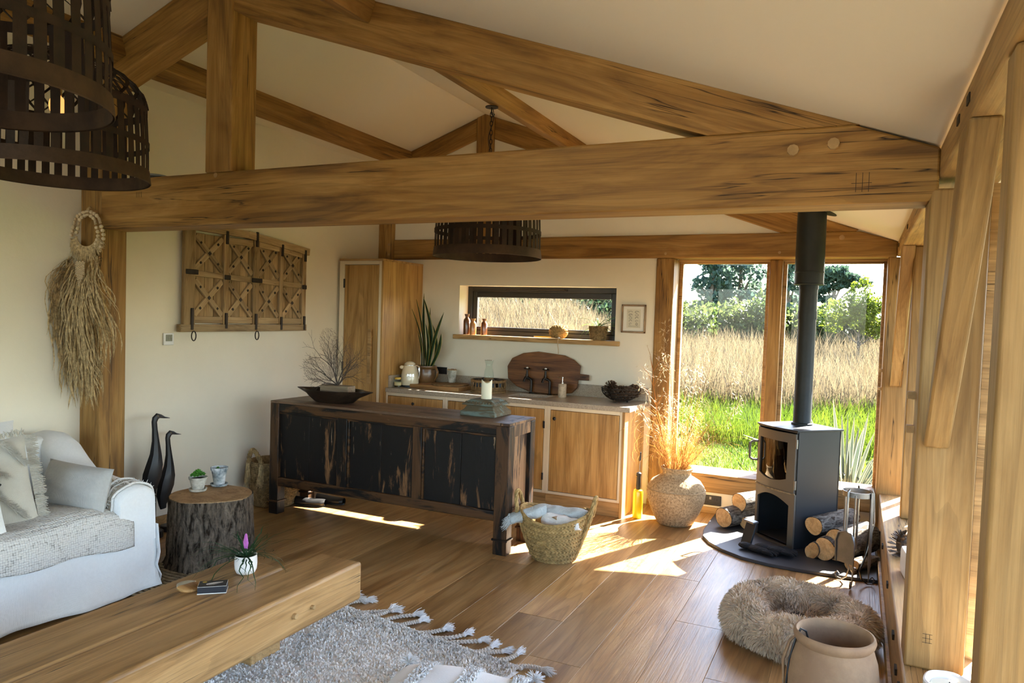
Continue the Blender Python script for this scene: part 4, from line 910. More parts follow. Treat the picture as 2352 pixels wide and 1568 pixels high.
MB().tube([(.055, -.01, .205), (.085, -.012, .212), (.108, -.014, .200), (.114, -.014, .165), (.113, -.014, .10), (.112, -.014, .085)], [.011, .012, .012, .011, .010, .006], 10, flat=.7).build('handle', 'chrome', t)
MB().sph((-.062, -.045, .185), (.022, .014, .018), 10, 8, RZ(.6)).build('spout', 'kettle cream', t)
for i, ch in enumerate('SMEG'):
    fc = bpy.data.curves.new('lettering', 'FONT'); fc.body = ch; fc.size = .030; fc.extrude = .0012; fc.align_x = 'CENTER'
    tmp = bpy.data.objects.new('tmp', fc); C.objects.link(tmp); dg = bpy.context.evaluated_depsgraph_get(); me = bpy.data.meshes.new_from_object(tmp.evaluated_get(dg)); bpy.data.objects.remove(tmp)
    me.materials.clear(); me.materials.append(MT['chrome']); me.name = 'letter'; o = bpy.data.objects.new('letter', me); C.objects.link(o); o.parent = t
    a = -PI / 2 + .52 + (-.42 + .28 * i) ; r = .0815; o.matrix_local = Matrix.Translation((r * cos(a), r * sin(a), .105)) @ Matrix.Rotation(a + PI / 2, 4, 'Z') @ Matrix.Rotation(PI / 2 - .1, 4, 'X')
t = thing('snake_plant', 'tall snake plant with yellow edged leaves in a brown jug', 'plant', (-3.79, 6.12, WT))
MB().lathe([(0, 0), (.085, 0), (.100, .03), (.108, .08), (.106, .13), (.100, .165), (.104, .170), (.110, .185), (.108, .196), (.100, .196), (.094, .17), (0, .165)], 40).build('jug', 'jug brown', t)
MB().tube([(.100, -.02, .165), (.135, -.03, .175), (.155, -.034, .145), (.148, -.03, .10), (.115, -.02, .065)], [.014, .014, .013, .013, .012], 10, flat=.6).build('handle', 'jug brown', t)
MB().lathe([(0, .168), (.095, .168), (.095, .170), (0, .172)], 20).build('soil', 'soil', t)
for (bx, by, tx, ty, h_, w_, bend) in ((-.05, 0, -.165, -.02, .60, .052, .05), (-.035, .02, -.13, 0, .70, .058, .03), (.0, .02, -.055, .02, .76, .066, -.02), (.03, 0, -.03, -.03, .72, .062, .06), (.04, -.02, .215, -.05, .575, .058, -.02), (.05, -.01, .21, -.08, .365, .060, .03), (.02, -.03, .02, -.06, .46, .055, .03), (.06, .01, .075, -.02, .45, .05, .05), (-.02, -.04, -.06, -.07, .38, .046, .02), (.0, .04, .0, .05, .62, .055, .0)):
    c_ = MB(); e_ = MB(); n = 12; pts = [V((bx + (tx - bx) * f + bend * sin(PI * f), by + (ty - by) * f, .165 + (h_) * f * (1 - .04 * f))) for f in [i / n for i in range(n + 1)]]
    sd = V((cos(.3 + bx * 8), -.45 + sin(bx * 30) * .3, 0)).normalized(); ww = [w_ * (.45 + .9 * f - 1.34 * f ** 3.2) * (1 if f < 1 else .05) + .002 for f in [i / n for i in range(n + 1)]]
    c_.strip(pts, [q * .80 for q in ww], side=sd)
    for s_ in (1, -1): e_.strip([p + sd * (s_ * q * .45) for p, q in zip(pts, ww)], [q * .10 for q in ww], side=sd)
    lfo = c_.build('leaf', 'snake leaf', t, thick=.002); e_.build('leaf_margin', 'snake edge', lfo, thick=.0012)
t = thing('wall_socket', 'black wall socket behind the brown jug', 'socket', (-3.72, 6.288, 1.035))
MB().bb(-.073, .073, -.009, 0, -.043, .043).build('plate', 'black plastic', t, bev=.002); MB().bb(-.01, .01, -.012, -.008, .01, .03).build('switch', 'black metal', t)
t = thing('chopping_board', 'thick rectangular wooden chopping board on the worktop', 'board', (-3.52, 6.00, WT), -.03)
MB().bb(-.27, .27, -.17, .17, 0, .036).build('block', 'chopping board', t, bev=.005)
t = thing('round_trivet', 'round woven trivet lying on the chopping board', 'trivet', (-3.46, 6.02, WT + .036))
tr = MB(); tr.tube([((.006 + .0105 * k / 2 / PI * .95) * cos(k), (.006 + .0105 * k / 2 / PI * .95) * sin(k), .006) for k in [i * .35 for i in range(310)]], .0062, 6); tr.build('coil', 'wicker', t)
MB().lathe([(0, .001), (.165, .001), (.165, .004), (0, .004)], 40).build('backing', 'seagrass', t)
t = thing('stone_pot', 'small pale stone pot of corks on the chopping board', 'pot', (-3.495, 6.12, WT + .050))
MB().lathe([(0, 0), (.030, 0), (.034, .02), (.046, .10), (.050, .118), (.046, .118), (.042, .10), (0, .095)], 26, rip=lambda a, z: .02 * sin(5 * a + 30 * z)).build('pot', 'old pot', t)
for k in range(7):
    a = k * 2.4; MB().cyl((.022 * cos(a), .022 * sin(a), .10), (.022 * cos(a) + .02 * cos(3 * a), .022 * sin(a) + .015 * sin(5 * a), .126), .0105, .0105, 10).build('cork', 'cork', t)
t = thing('wicker_tray', 'round openwork wicker tray of small jars on the worktop', 'tray', (-3.04, 6.0, WT))
wk = MB(); R_ = .155
for z, r in ((.008, .012), (.028, .006), (.098, .006), (.108, .010)): wk.tube([(R_ * cos(k * PI / 20), R_ * sin(k * PI / 20), z) for k in range(41)], r, 7, False)
wk.build('hoops', 'wicker', t); MB().lathe([(0, .004), (.155, .004), (.155, .010), (0, .010)], 40).build('floor', 'wicker', t)
for k in range(26):
    a = k * 2 * PI / 26; MB().tube([(R_ * cos(a), R_ * sin(a), .01), (R_ * 1.02 * cos(a), R_ * 1.02 * sin(a), .06), (R_ * cos(a), R_ * sin(a), .105)], .0042, 6).build('stake', 'wicker', t)
bt_ = MB().lathe([(.150, .014), (.150, .055)], 40); bt_.build('band', 'wicker', t)
for k in range(6):
    a = k * PI / 3 + .3; tj = thing('small_jar', 'small dark glass jar in the wicker tray', 'jar', (-3.04 + .100 * cos(a), 6.0 + .100 * sin(a), WT + .010), group='small jars in the wicker tray')
    MB().lathe([(0, 0), (.030, 0), (.033, .01), (.033, .085), (.028, .095), (.028, .100)], 20).build('glass', 'black plastic', tj); MB().lathe([(0, .112), (.028, .112), (.031, .108), (.031, .098), (0, .097)], 20).build('lid', 'iron', tj)
t = thing('glass_carafe', 'clear flared glass carafe on a wicker ring in the tray', 'carafe', (-3.04, 6.0, WT + .012))
MB().lathe([(0, 0), (.05, 0), (.052, .10), (.040, .118), (0, .119)], 28).build('stand', 'wicker', t)
MB().lathe([(.0, .121), (.044, .122), (.046, .135), (.038, .18), (.030, .215), (.031, .245), (.042, .280)], 32).build('glass', 'clear glass', t)
MB().tube([(.042 * cos(k * PI / 16), .042 * sin(k * PI / 16), .280) for k in range(33)], .0016, 6, False).build('rim', 'chrome', t)
# paddle board leaning on the wall
pb = [(-2.944, 1.019), (-2.957, 1.133), (-2.915, 1.209), (-2.804, 1.262), (-2.651, 1.284), (-2.392, 1.261), (-2.30, 1.225), (-2.235, 1.175), (-2.240, 1.103), (-2.150, 1.098), (-2.150, 1.046), (-2.250, 1.047), (-2.253, .977), (-2.303, .925), (-2.421, .905), (-2.571, .901), (-2.725, .911), (-2.851, .951)]
o = MB().prism([(x + 2.55, z - .901) for x, z in pb], .028, Matrix(((1, 0, 0, 0), (0, 0, -1, 0), (0, 1, 0, 0), (0, 0, 0, 1)))).build('paddle_board', 'paddle wood', None, bev=.006, loc=(-2.55, 6.222, .9015))
o.rotation_euler = (-.085, 0, 0); tag(o, 'large dark wooden paddle shaped board leaning behind the taps', 'board')
fc = bpy.data.curves.new('numerals', 'FONT'); fc.body = '1950'; fc.size = .026; fc.extrude = .0006
tmp = bpy.data.objects.new('tmp', fc); C.objects.link(tmp); me = bpy.data.meshes.new_from_object(tmp.evaluated_get(bpy.context.evaluated_depsgraph_get())); bpy.data.objects.remove(tmp)
me.materials.clear(); me.materials.append(MT['soot']); nb = bpy.data.objects.new('numerals', me); C.objects.link(nb); nb.parent = o; nb.matrix_local = Matrix.Translation((.322, -.0288, .162)) @ Matrix.Rotation(PI / 2, 4, 'X')
for i, (x, g) in enumerate(((-2.683, 'left'), (-2.500, 'right'))):
    t = thing('garden_tap', ['dark bronze tap nearer the candle, in front of the paddle board', 'dark bronze tap nearer the soap dispenser'][i], 'tap', (x, 6.16, WT), 0, 'pair of kitchen taps')
    MB().lathe([(0, 0), (.022, 0), (.022, .006), (.013, .012), (.0115, .02)], 18).tube([(0, 0, .01), (0, 0, .115), (-.004, 0, .128), (-.016, 0, .136), (-.034, 0, .138)], .0115, 12).build('riser', 'tap iron', t)
    MB().tube([(-.02, 0, .138), (-.045, 0, .145), (-.056, -.012, .143), (-.060, -.024, .128), (-.062, -.028, .108)], [.013, .014, .012, .010, .011], 10).build('spout', 'tap iron', t)
    MB().tube([(-.045, 0, .14), (-.045, 0, .185), (-.045, 0, .215)], [.013, .010, .008], 10).tube([(-.045, 0, .162), (-.045, 0, .172)], .015, 10).build('bonnet', 'tap iron', t)
    MB().tube([(-.075, 0, .226), (-.045, 0, .228), (-.015, 0, .226)], [.006, .0045, .006], 8).tube([(-.045, -.03, .226), (-.045, 0, .228), (-.045, .03, .226)], [.006, .0045, .006], 8).build('cross_handle', 'tap iron', t)
    MB().sph((-.045, 0, .234), (.011, .011, .008), 12, 8).build('cap', 'white pot', t)
t = thing('soap_dispenser', 'pale stone soap dispenser with chrome pump by the taps', 'dispenser', (-2.335, 6.05, WT))
MB().lathe([(0, 0), (.034, 0), (.036, .003), (.036, .115), (.033, .119), (0, .119)], 28).build('bottle', 'concrete soap', t)
MB().lathe([(.013, .119), (.013, .132), (.006, .134), (.005, .168), (.009, .170), (.009, .180), (0, .181)], 16).tube([(.0, 0, .176), (-.035, -.01, .178), (-.042, -.012, .172)], [.005, .004, .003], 8).build('pump', 'chrome', t)
# pine cones
def cone_mesh(L, R, seed):
    g = random.Random(seed); mb = MB(); tp = MB(); n = 52
    mb.sph((0, 0, L * .48), (R * .5, R * .5, L * .45), 10, 8)
    for k in range(n):
        f = (k + .5) / n; a = k * 2.39996; rr_ = R * (.35 + .75 * sin(PI * min(1, f * .86 + .12)) ** .8); z = L * (.06 + .86 * f); el = -.35 + 1.35 * f + g.uniform(-.1, .1)
        d = V((cos(a) * cos(el), sin(a) * cos(el), sin(el))); s_ = V((-sin(a), cos(a), 0)); n_ = d.cross(s_); p0 = V((cos(a) * rr_ * .35, sin(a) * rr_ * .35, z - .1 * L * (1 - f))); p1 = p0 + d * (rr_ * .78); w_ = R * .34 * (1 - .45 * f)
        mb.add([p0 - s_ * w_ * .4, p0 + s_ * w_ * .4, p1 + s_ * w_, p1 + d * w_ * .5, p1 - s_ * w_, p1 - n_ * w_ * .35], [(0, 1, 2, 3, 4), (0, 5, 1), (1, 5, 2), (2, 5, 3), (3, 5, 4), (4, 5, 0)])
        tp.add([p1 + s_ * w_ * .9 + n_ * .0006, p1 + d * w_ * .5 + n_ * .0006, p1 - s_ * w_ * .9 + n_ * .0006, p1 - d * w_ * .25 + n_ * .001], [(0, 1, 2, 3)])
    return mb, tp
def pinecone(label, loc, L, R, seed, rot=(0, 0, 0), group=None):
    t = thing('pine_cone', label, 'pine cone', loc, 0, group); t.rotation_euler = rot; a, b = cone_mesh(L, R, seed); a.build('scales', 'cone brown', t, smooth=0, fix=False); b.build('tips', 'cone tip', t, smooth=0, fix=False); return t
t = thing('wire_bowl', 'dark wire mesh bowl heaped with pine cones on the worktop', 'bowl', (-1.805, 6.06, WT))
wbm = MB()
for k in range(6): f = k / 5; r = .05 + .115 * sin(f * PI / 2) ** 1.0; wbm.tube([(r * cos(i * PI / 18), r * sin(i * PI / 18), .012 + .105 * f ** 1.5) for i in range(37)], .0026 if k < 5 else .004, 5, False)
for s in (1, -1):
    for k in range(26):
        wbm.tube([((.05 + .115 * sin(f * PI / 2)) * cos(k * 2 * PI / 26 + s * f * .5), (.05 + .115 * sin(f * PI / 2)) * sin(k * 2 * PI / 26 + s * f * .5), .012 + .105 * f ** 1.5) for f in [i / 7 for i in range(8)]], .0018, 4, False)
for k in range(3): wbm.sph((.06 * cos(k * 2.1), .06 * sin(k * 2.1), .006), .008, 8, 6)
wbm.build('wire', 'iron', t)
PC = [(-.09, -.04, .075, 0), (.085, -.03, .08, 1), (0, -.075, .05, 2), (.02, .06, .07, 3), (-.05, .05, .06, 4), (.0, -.01, .055, 5), (.1, .05, .085, 6), (-.11, .02, .10, 7)]
for i, (x, y, z, s_) in enumerate(PC):
    pinecone({0: 'pine cone perched at the upper left of the wire bowl', 6: 'pine cone perched at the upper right of the wire bowl, sunlit'}.get(i, 'brown pine cone heaped in the wire bowl'), (-1.805 + x, 6.06 + y, WT + z - .012), .085, .046, i, (U(-1.2, 1.2), U(-1.2, 1.2), U(0, 6)), 'pine cones in the wire bowl')
# ================================================================ on the kitchen window sill
def bottle(x, y, h_, r, mat, lab):
    t = thing('stoneware_bottle', lab, 'bottle', (x, y, 1.4095), 0, 'stoneware bottles on the sill')
    MB().lathe([(0, 0), (r, 0), (r * 1.02, .004), (r * 1.02, h_ * .66), (r * .9, h_ * .74), (r * .52, h_ * .82), (r * .50, h_ * .86), (r * .74, h_ * .97), (r * .74, h_), (r * .5, h_), (r * .42, h_ * .9), (0, h_ * .9)], 28).build('bottle', mat, t)
bottle(-3.465, 6.33, .200, .034, 'stoneware', 'tallest dark brown stoneware bottle at the left of the sill')
bottle(-3.385, 6.31, .158, .032, 'stoneware tan', 'middle tan stoneware bottle on the kitchen sill')
bottle(-3.280, 6.34, .160, .031, 'stoneware', 'short glossy stoneware bottle standing apart on the sill')
t = thing('twine_ball', 'ball of brown jute twine on the sill, end trailing over', 'twine', (-2.505, 6.34, 1.4095))
tw = MB(); 
for k in range(60):
    ax = V((random.gauss(0, .35), random.gauss(0, .35), 1)).normalized() if k % 2 else V((random.gauss(0, 1), random.gauss(0, .4), random.gauss(0, .6))).normalized(); x_, y_ = frame(ax); off = U(-.055, .055); R_ = (.0745 ** 2 - off ** 2) ** .5
    tw.tube([V((0, 0, .065)) + ax * off * .86 + (x_ * cos(i * PI / 12) + y_ * sin(i * PI / 12)) * R_ for i in range(25)], .0036, 5, False)
tw.v = [(x * 1.18, y * 1.1, max(.003, z * .95)) for x, y, z in tw.v]; tw.build('windings', 'jute', t); MB().sph((0, 0, .064), (.082, .077, .063), 18, 12).build('core', 'jute', t)
MB().tube([(.03, -.07, .01), (.035, -.085, .006), (.036, -.098, -.02), (.034, -.094, -.06), (.040, -.088, -.10), (.036, -.075, -.14)], .0035, 6).build('loose_end', 'string', t)
MB().sph((.04, -.082, .008), (.014, .01, .008), 8, 6).build('knot', 'tuft white', t)
t = thing('pencil', 'yellow pencil lying on the kitchen sill beside the twine', 'pencil', (-2.66, 6.36, 1.414), .05)
MB().tube([(-.085, 0, 0.004), (.075, 0, 0.004)], .0045, 6).build('shaft', 'yellow lid', t); MB().tube([(-.098, 0, .004), (-.085, 0, .004)], .0046, 8).build('ferrule', 'brass', t); MB().tube([(.075, 0, .004), (.092, 0, .004)], [.0045, .0006], 8).build('tip', 'oak peg', t)
t = thing('potted_fern', 'green fern in a rope wrapped pot on the kitchen sill', 'plant', (-2.115, 6.325, 1.4095))
wv = weave([(.063 + .018 * z / .12, z) for z in [.008 + .0105 * k for k in range(12)]], 40, .0062, 'rope', 1.35, tilt=.12); wv.build('rope_pot', 'seagrass', t)['kind'] = 'stuff'
MB().lathe([(0, .002), (.062, .002), (.080, .125), (.074, .125), (.07, .11), (0, .108)], 28).build('pot', 'seagrass', t); MB().lathe([(0, .11), (.07, .11), (.07, .112), (0, .114)], 16).build('soil', 'soil', t)
rr = random.Random(5)
for k in range(24):
    a = rr.uniform(0, 6.28); L = rr.uniform(.12, .26); up = rr.uniform(.3, 1.0); d = V((cos(a), sin(a) * .28, 0)) ; fm = MB(); pts = [d * (L * f) + V((0, 0, .11 + L * up * f - L * .75 * f * f * (1.1 - .5 * up))) for f in [i / 12 for i in range(13)]]
    sd = d.cross(V((0, 0, 1))); fm.strip(pts, .0016, side=sd)
    for i in range(1, 13):
        l_ = .030 * sin(PI * (.12 + .86 * i / 13)); dd = (pts[i] - pts[i - 1]).normalized()
        for s in (1, -1): fm.strip([pts[i], pts[i] + sd * s * l_ * .55 + dd * .006 + V((0, 0, .003)), pts[i] + sd * s * l_ + dd * .012], [.008, .009, .001], side=dd)
    fm.build('frond', 'fern leaf', t, smooth=0)
# ================================================================ on the walls
t = thing('picture', 'small bronze framed botanical print beside the kitchen window', 'picture', (-1.780, 6.288, 1.612))
w_, h_ = .109, .124
MB().bb(-w_, w_, -.022, -.002, -h_, -h_ + .016).bb(-w_, w_, -.022, -.002, h_ - .016, h_).bb(-w_, -w_ + .016, -.022, -.002, -h_, h_).bb(w_ - .016, w_, -.022, -.002, -h_, h_).build('frame', 'bronze frame', t, bev=.003)
MB().bb(-w_ + .01, w_ - .01, -.010, -.002, -h_ + .01, h_ - .01).build('mount', 'mount white', t); MB().bb(-.062, .062, -.0108, -.0098, -.08, .082).build('print', 'paper', t)
ik = MB()
for i in range(5):
    for j in (-.028, .028):
        ik.tube([(j + .018 * cos(q) * (1 - .12 * i), -.0112, .058 - i * .026 + .008 * sin(q)) for q in [k * (.35 + .1 * ((i + (j > 0)) % 3)) for k in range(12)]], .0017 if (i + (j > 0)) % 2 else .0012, 4, False)
for z in (-.062, -.069): ik.bb(-.045, .045, -.0112, -.0107, z, z + .0015)
ik.build('engraving', 'ink', t)
MB().bb(-w_ + .014, w_ - .014, -.0135, -.013, -h_ + .014, h_ - .014).build('glazing', 'pane glass', t)
t = thing('thermostat', 'white digital thermostat on the left wall below the old shutter', 'thermostat', (-4.489, 3.735, 1.352))
MB().bb(0, .014, -.043, .043, -.043, .043).build('case', 'white plastic', t, bev=.004); MB().bb(.013, .0147, -.028, .028, -.016, .032).build('screen', 'lcd', t)
sg = MB()
for (y, z0, z1) in ((-.006, -.004, .022),): sg.bb(.0147, .0152, y - .0012, y + .0012, z0, z1)
sg.bb(.0147, .0152, .001, .013, .020, .0222).bb(.0147, .0152, .0108, .013, -.004, .022).bb(.0147, .0152, .018, .0195, -.004, .006).bb(.0147, .0152, .0225, .024, -.004, .006).bb(.0147, .0152, -.022, -.014, .008, .0095)
sg.build('digits', 'lcd ink', t)
# old shutter panel on the left wall: local x out of the wall, y along it
t = thing('shutter_panel', 'antique wooden shutter panel with crossed battens and iron straps, on the left wall', 'wall decor', (-4.489, 4.48, 1.42))
H_ = .70; LW = -.655; RW = .655
tz = lambda y: .775 - .075 * max(0, (y + .1)) ** 1.2 + .01 * sin(5 * y)
yv = [-.655, -.555, -.31, -.245, .0, .065, .30, .345, .575, .63]
for k in range(14):
    a = -.62 + 1.22 * k / 14; b = a + 1.22 / 14 - .004; MB().bb(.012, .026 + U(0, .004), a, b, .05, tz((a + b) / 2) - .05).build('board', 'barn wood', t, bev=.002)
for a, b, zz in ((LW, -.555, .0), (-.285, -.235, 0), (.02, .085, 0), (.32, .36, 0), (.60, .645, 0)): MB().bb(.026, .056, a, b, .035, tz((a + b) / 2) - .035).build('stile', 'barn wood', t, bev=.004)
def bat(y0, z0, y1, z1, w_, x0, x1, name, mat='barn rail'):
    d = V((0, y1 - y0, z1 - z0)); L = d.length; ang = math.atan2(z1 - z0, y1 - y0); o = MB().box((0, 0, 0), (x1 - x0, L, w_)).build(name, mat, t, bev=.003, loc=((x0 + x1) / 2, (y0 + y1) / 2, (z0 + z1) / 2)); o.rotation_euler = (ang, 0, 0); return o
bat(LW - .03, .012, .655, .02, .055, .016, .062, 'bottom_beam'); bat(LW, tz(LW) - .015, -.02, tz(-.02) - .012, .055, .016, .06, 'top_beam'); bat(-.04, tz(-.04) - .012, .68, tz(.68) - .03, .06, .016, .062, 'top_beam')
for a, b in ((-.555, -.285), (-.235, .02), (.085, .32), (.36, .60)):
    m1 = (.40 - .02 * (a + .5)); tt = tz((a + b) / 2) - .06
    bat(a, .42 - .03 * (a + .6), b, .42 - .03 * (b + .6), .042, .026, .046, 'batten'); bat(a, .075, b, .075, .05, .026, .048, 'batten')
    if a > -.3: bat(a, tz(a) - .075, b, tz(b) - .075, .05, .026, .048, 'batten')
    for z0, z1 in ((.10, m1 - .02), (m1 + .04, tt)):
        bat(a + .005, z0 + .01, b - .005, z1 - .01, .042, .026, .044, 'cross_batten'); bat(a + .005, z1 - .01, b - .005, z0 + .01, .042, .028, .047, 'cross_batten')
        for fx, fz, s in ((.5, .5, .017), (.2, .22, .011), (.8, .78, .011), (.2, .78, .011), (.8, .22, .011)):
            q = MB().box((0, 0, 0), (.006, s * 1.4, s * 1.4)).build('stud', 'iron', t, loc=(.047, a + (b - a) * fx, z0 + (z1 - z0) * fz)); q.rotation_euler = (PI / 4, 0, 0)
for y, z0, z1 in ((-.585, .0, .16), (-.262, .01, .13), (.05, .0, .13), (.34, .0, .11), (.625, .0, .12), (-.262, .66, .76), (.05, .67, .79), (.34, .62, .72), (.625, .60, .70)): MB().bb(.055, .066, y - .012, y + .012, z0, z1).build('strap', 'iron', t, bev=.003)
for y0, y1, z in ((LW + .01, -.535, .425), (-.285, -.225, .405), (.0, .11, .40), (.59, .645, .375)): MB().bb(.055, .066, y0, y1, z - .018, z + .018).build('plate', 'iron', t, bev=.005)
for y in (-.575, .055): MB().tube([(.068, y + .02 * cos(k * PI / 8), -.045 + .035 * sin(k * PI / 8)) for k in range(17)], .0045, 6, False).build('ring', 'iron', t)
# raffia hanging on the left post
t = thing('raffia_hanging', 'long shaggy raffia wall hanging with wooden bead loops on the left post', 'wall decor', (-4.345, 3.03, 2.0))
MB().cyl((.005, .06, .15), (.005, -.012, .165), .014, .014, 10).build('peg', 'oak peg', t)
rr = random.Random(8)
def loop(R_, zc, rx):
    k = 0; a = -.62
    while a < PI + .62:
        big = (int(a * 2.2) % 2 == 0); r = .0125 if big else .009; mb_ = MB().sph((0, 0, 0), (r, r, r * .92 if big else .0042), 10, 7, None)
        o = mb_.build('bead', 'bead', t, loc=(rx * cos(a), -.012 + .004 * cos(a * 7), zc + R_ * sin(a))); o.rotation_euler = (0, PI / 2 - a + PI / 2, 0); a += (2.0 * r if big else .0105) / R_
loop(.155, .0, .148); loop(.125, .01, .098)
def strands(name, n, zf, l0, l1, w0, out=.02, spl=.3, hw=.135):
    mb = MB()
    for k in range(n):
        u = rr.random(); x = -hw + 2 * hw * u; z = zf(u); L = rr.uniform(l0, l1) * (1 - .30 * abs(2 * u - 1) ** 2); dx = (u - .5) * spl + rr.gauss(0, .045); y0 = -.010 - rr.random() * out; ph = rr.uniform(0, 6); w_ = w0 * rr.uniform(.45, 1.25); n_ = 9; pts = []
        for i in range(n_ + 1):
            f = i / n_; p = V((x + dx * (1 - (1 - f) ** 1.6) + .016 * sin(7 * f + ph) * f, y0 - out * .9 * sin(PI * min(1, f * 1.2)) + .012 * sin(9 * f + ph), z - L * f))
            if p.x < -.120: e = p.x; p.x = -.122; p.y += 4.467 * 3.02 / (4.345 - e) - 3.02   # fans out along the wall, towards the viewer
            pts.append(p)
        mb.strip(pts, [w_ * (.8 + .4 * sin(ph + 3 * i)) * (1 if i < n_ else .1) for i in range(n_ + 1)], side=V((cos(ph * .35), .35 * sin(ph), 0)).normalized())
    o = mb.build(name, 'raffia', t, smooth=0); o['kind'] = 'stuff'
strands('long_raffia', 380, lambda u: -.29 + .17 * abs(2 * u - 1) ** 1.5, .35, .80, .0095, .05, .29, .130)
strands('tail_raffia', 90, lambda u: -.60, .25, .50, .0095, .035, .22, .07)
def cres(n):
    mb = MB()
    for k in range(n):
        a = PI + .25 + (PI - .5) * rr.random(); r0 = .100; L = rr.uniform(.07, .11); p = V((.095 * cos(a), -.016, .02 + r0 * .8 * sin(a))); d = V((cos(a) * .8, rr.uniform(-.12, .02), sin(a) - .15)).normalized(); mb.strip([p, p + d * L * .5, p + d * L], [.004, .005, .001], side=V((-sin(a), .3, cos(a))).normalized())
    o = mb.build('collar_fringe', 'raffia', t, smooth=0); o['kind'] = 'stuff'
cres(330)
for i in range(7):
    for k in range(16 - abs(i - 3) * 3): MB().sph((-.028 + i * .0125, -.062, -.165 - k * .0115 + .006 * (i % 2)), .0058, 7, 5).build('bead', 'bead', t) if (i * 16 + k) % 1 == 0 else None
# ================================================================ lamps
def lampshade(loc, label, chain_top, bulb):
    t = thing('pendant_lamp', label, 'lamp', loc, U(0, 1), 'rusty slatted pendant lamps'); R_ = .372
    MB().lathe([(R_ + .006, 0), (R_ + .009, .004), (R_ + .002, .062), (R_ - .004, .062), (R_ + .001, .004)], 60).build('rim', 'rust rim', t)
    for k in range(44):
        a = k * 2 * PI / 44 + U(-.012, .012); o = MB().strip([((R_ - .002 - .012 * f * f) * 1, 0, .05 + .30 * f) for f in (0, .25, .5, .75, 1)], .033, side=V((0, 1, 0))).build('slat', 'rust iron', t, smooth=0, thick=.002); o.rotation_euler = (0, 0, a)
    for z, r, h_ in ((.165, R_ - .002, .026), (.318, R_ - .012, .034)): MB().lathe([(r + .003, z), (r + .003, z + h_), (r - .001, z + h_), (r - .001, z)], 60).build('hoop', 'rust iron', t)
    dm = lambda f: ((R_ - .014) * cos(f * 1.30), .345 + .20 * sin(f * 1.30))
    for s in (1, -1):
        for k in range(26):
            a = k * 2 * PI / 26; pts = []
            for i in range(9): r, z = dm(i / 8); aa = a + s * (i / 8) * .75; pts.append((r * cos(aa), r * sin(aa), z + .002 * s))
            MB().strip(pts, [.020 - .010 * i / 8 for i in range(9)]).build('lattice_strip', 'rust iron', t, smooth=0, thick=.002)
    MB().lathe([(.10, .535), (.09, .548), (.03, .556), (.012, .57), (0, .572)], 30).build('cap', 'rust iron', t)
    ch = MB(); z = .57; i = 0; top = chain_top - loc[2]
    while z < top - .02:
        ch.tube([(.009 * cos(q) * (i % 2) , .009 * cos(q) * (1 - i % 2), z + .019 + .019 * sin(q)) for q in [k * PI / 6 for k in range(13)]], .0028, 5, False); z += .031; i += 1
    ch.build('chain', 'iron', t); MB().tube([(.018 * sin(q * 9), .012 * cos(q * 7), .57 + (top - .57) * q) for q in [k / 40 for k in range(41)]], .0028, 5).build('cord', 'iron', t)
    MB().lathe([(0, 0), (.045, 0), (.045, .006), (0, .008)], 18, (0, 0, top - .008)).tube([(0, 0, top), (0, 0, top - .05), (.012, 0, top - .068), (.02, 0, top - .05)], .005, 6).build('hook', 'black metal', t)
    MB().lathe([(0, .36), (.018, .36), (.02, .42), (.012, .45), (0, .45)], 16).build('holder', 'brass', t)
    MB().sph((0, 0, .315), (.034, .034, .048), 16, 12).build('bulb', 'amber bulb', t)
m, nt, b = nmat('amber bulb'); b.inputs['Base Color'].default_value = (.5, .22, .06, 1); b.inputs['Roughness'].default_value = .15; b.inputs['Emission Color'].default_value = (1, .45, .12, 1); b.inputs['Emission Strength'].default_value = 1.2
LZ = 3.141 - .11 * cos(TH) - .10 * 0
lampshade((-2.375, 4.605, 1.997), 'rusty slatted pendant lamp hanging over the kitchen chest', 3.045, 0)
lampshade((-2.36, 1.268, 2.160), 'nearest rusty slatted pendant lamp, cut by the left frame edge', 3.045, 1)
lampshade((-3.29, 2.140, 2.150), 'second rusty slatted pendant lamp, behind and below the nearest', 3.50, 0)
t = thing('pale_dish', 'pale blue grey dish just showing on top of the tie beam', 'dish', (-3.93, 3.17, 2.354)); MB().lathe([(0, 0), (.05, 0), (.10, .012), (.095, .018), (.06, .030), (0, .036)], 28).build('dish', 'hose grey', t)
# ================================================================ hearth and stove
HZ = .022
hp = [(-.995, 5.66), (-.97, 5.50), (-.90, 5.36), (-.79, 5.235), (-.64, 5.13), (-.47, 5.078), (-.28, 5.062), (-.10, 5.068), (.185, 5.09), (.185, 6.26), (-1.0, 6.26), (-1.0, 5.9)]
tag(MB().prism([(x + .4, y - 5.6) for x, y in hp], HZ).build('hearth', 'slate', None, bev=.004, loc=(-.4, 5.6, 0)), 'dark slate hearth slab with curved front edge under the stove', 'hearth')
t = thing('wood_stove', 'black wood burning stove with arched log store below, in the corner', 'stove', (-.346, 5.487, HZ), PI * .25 + PI / 2)
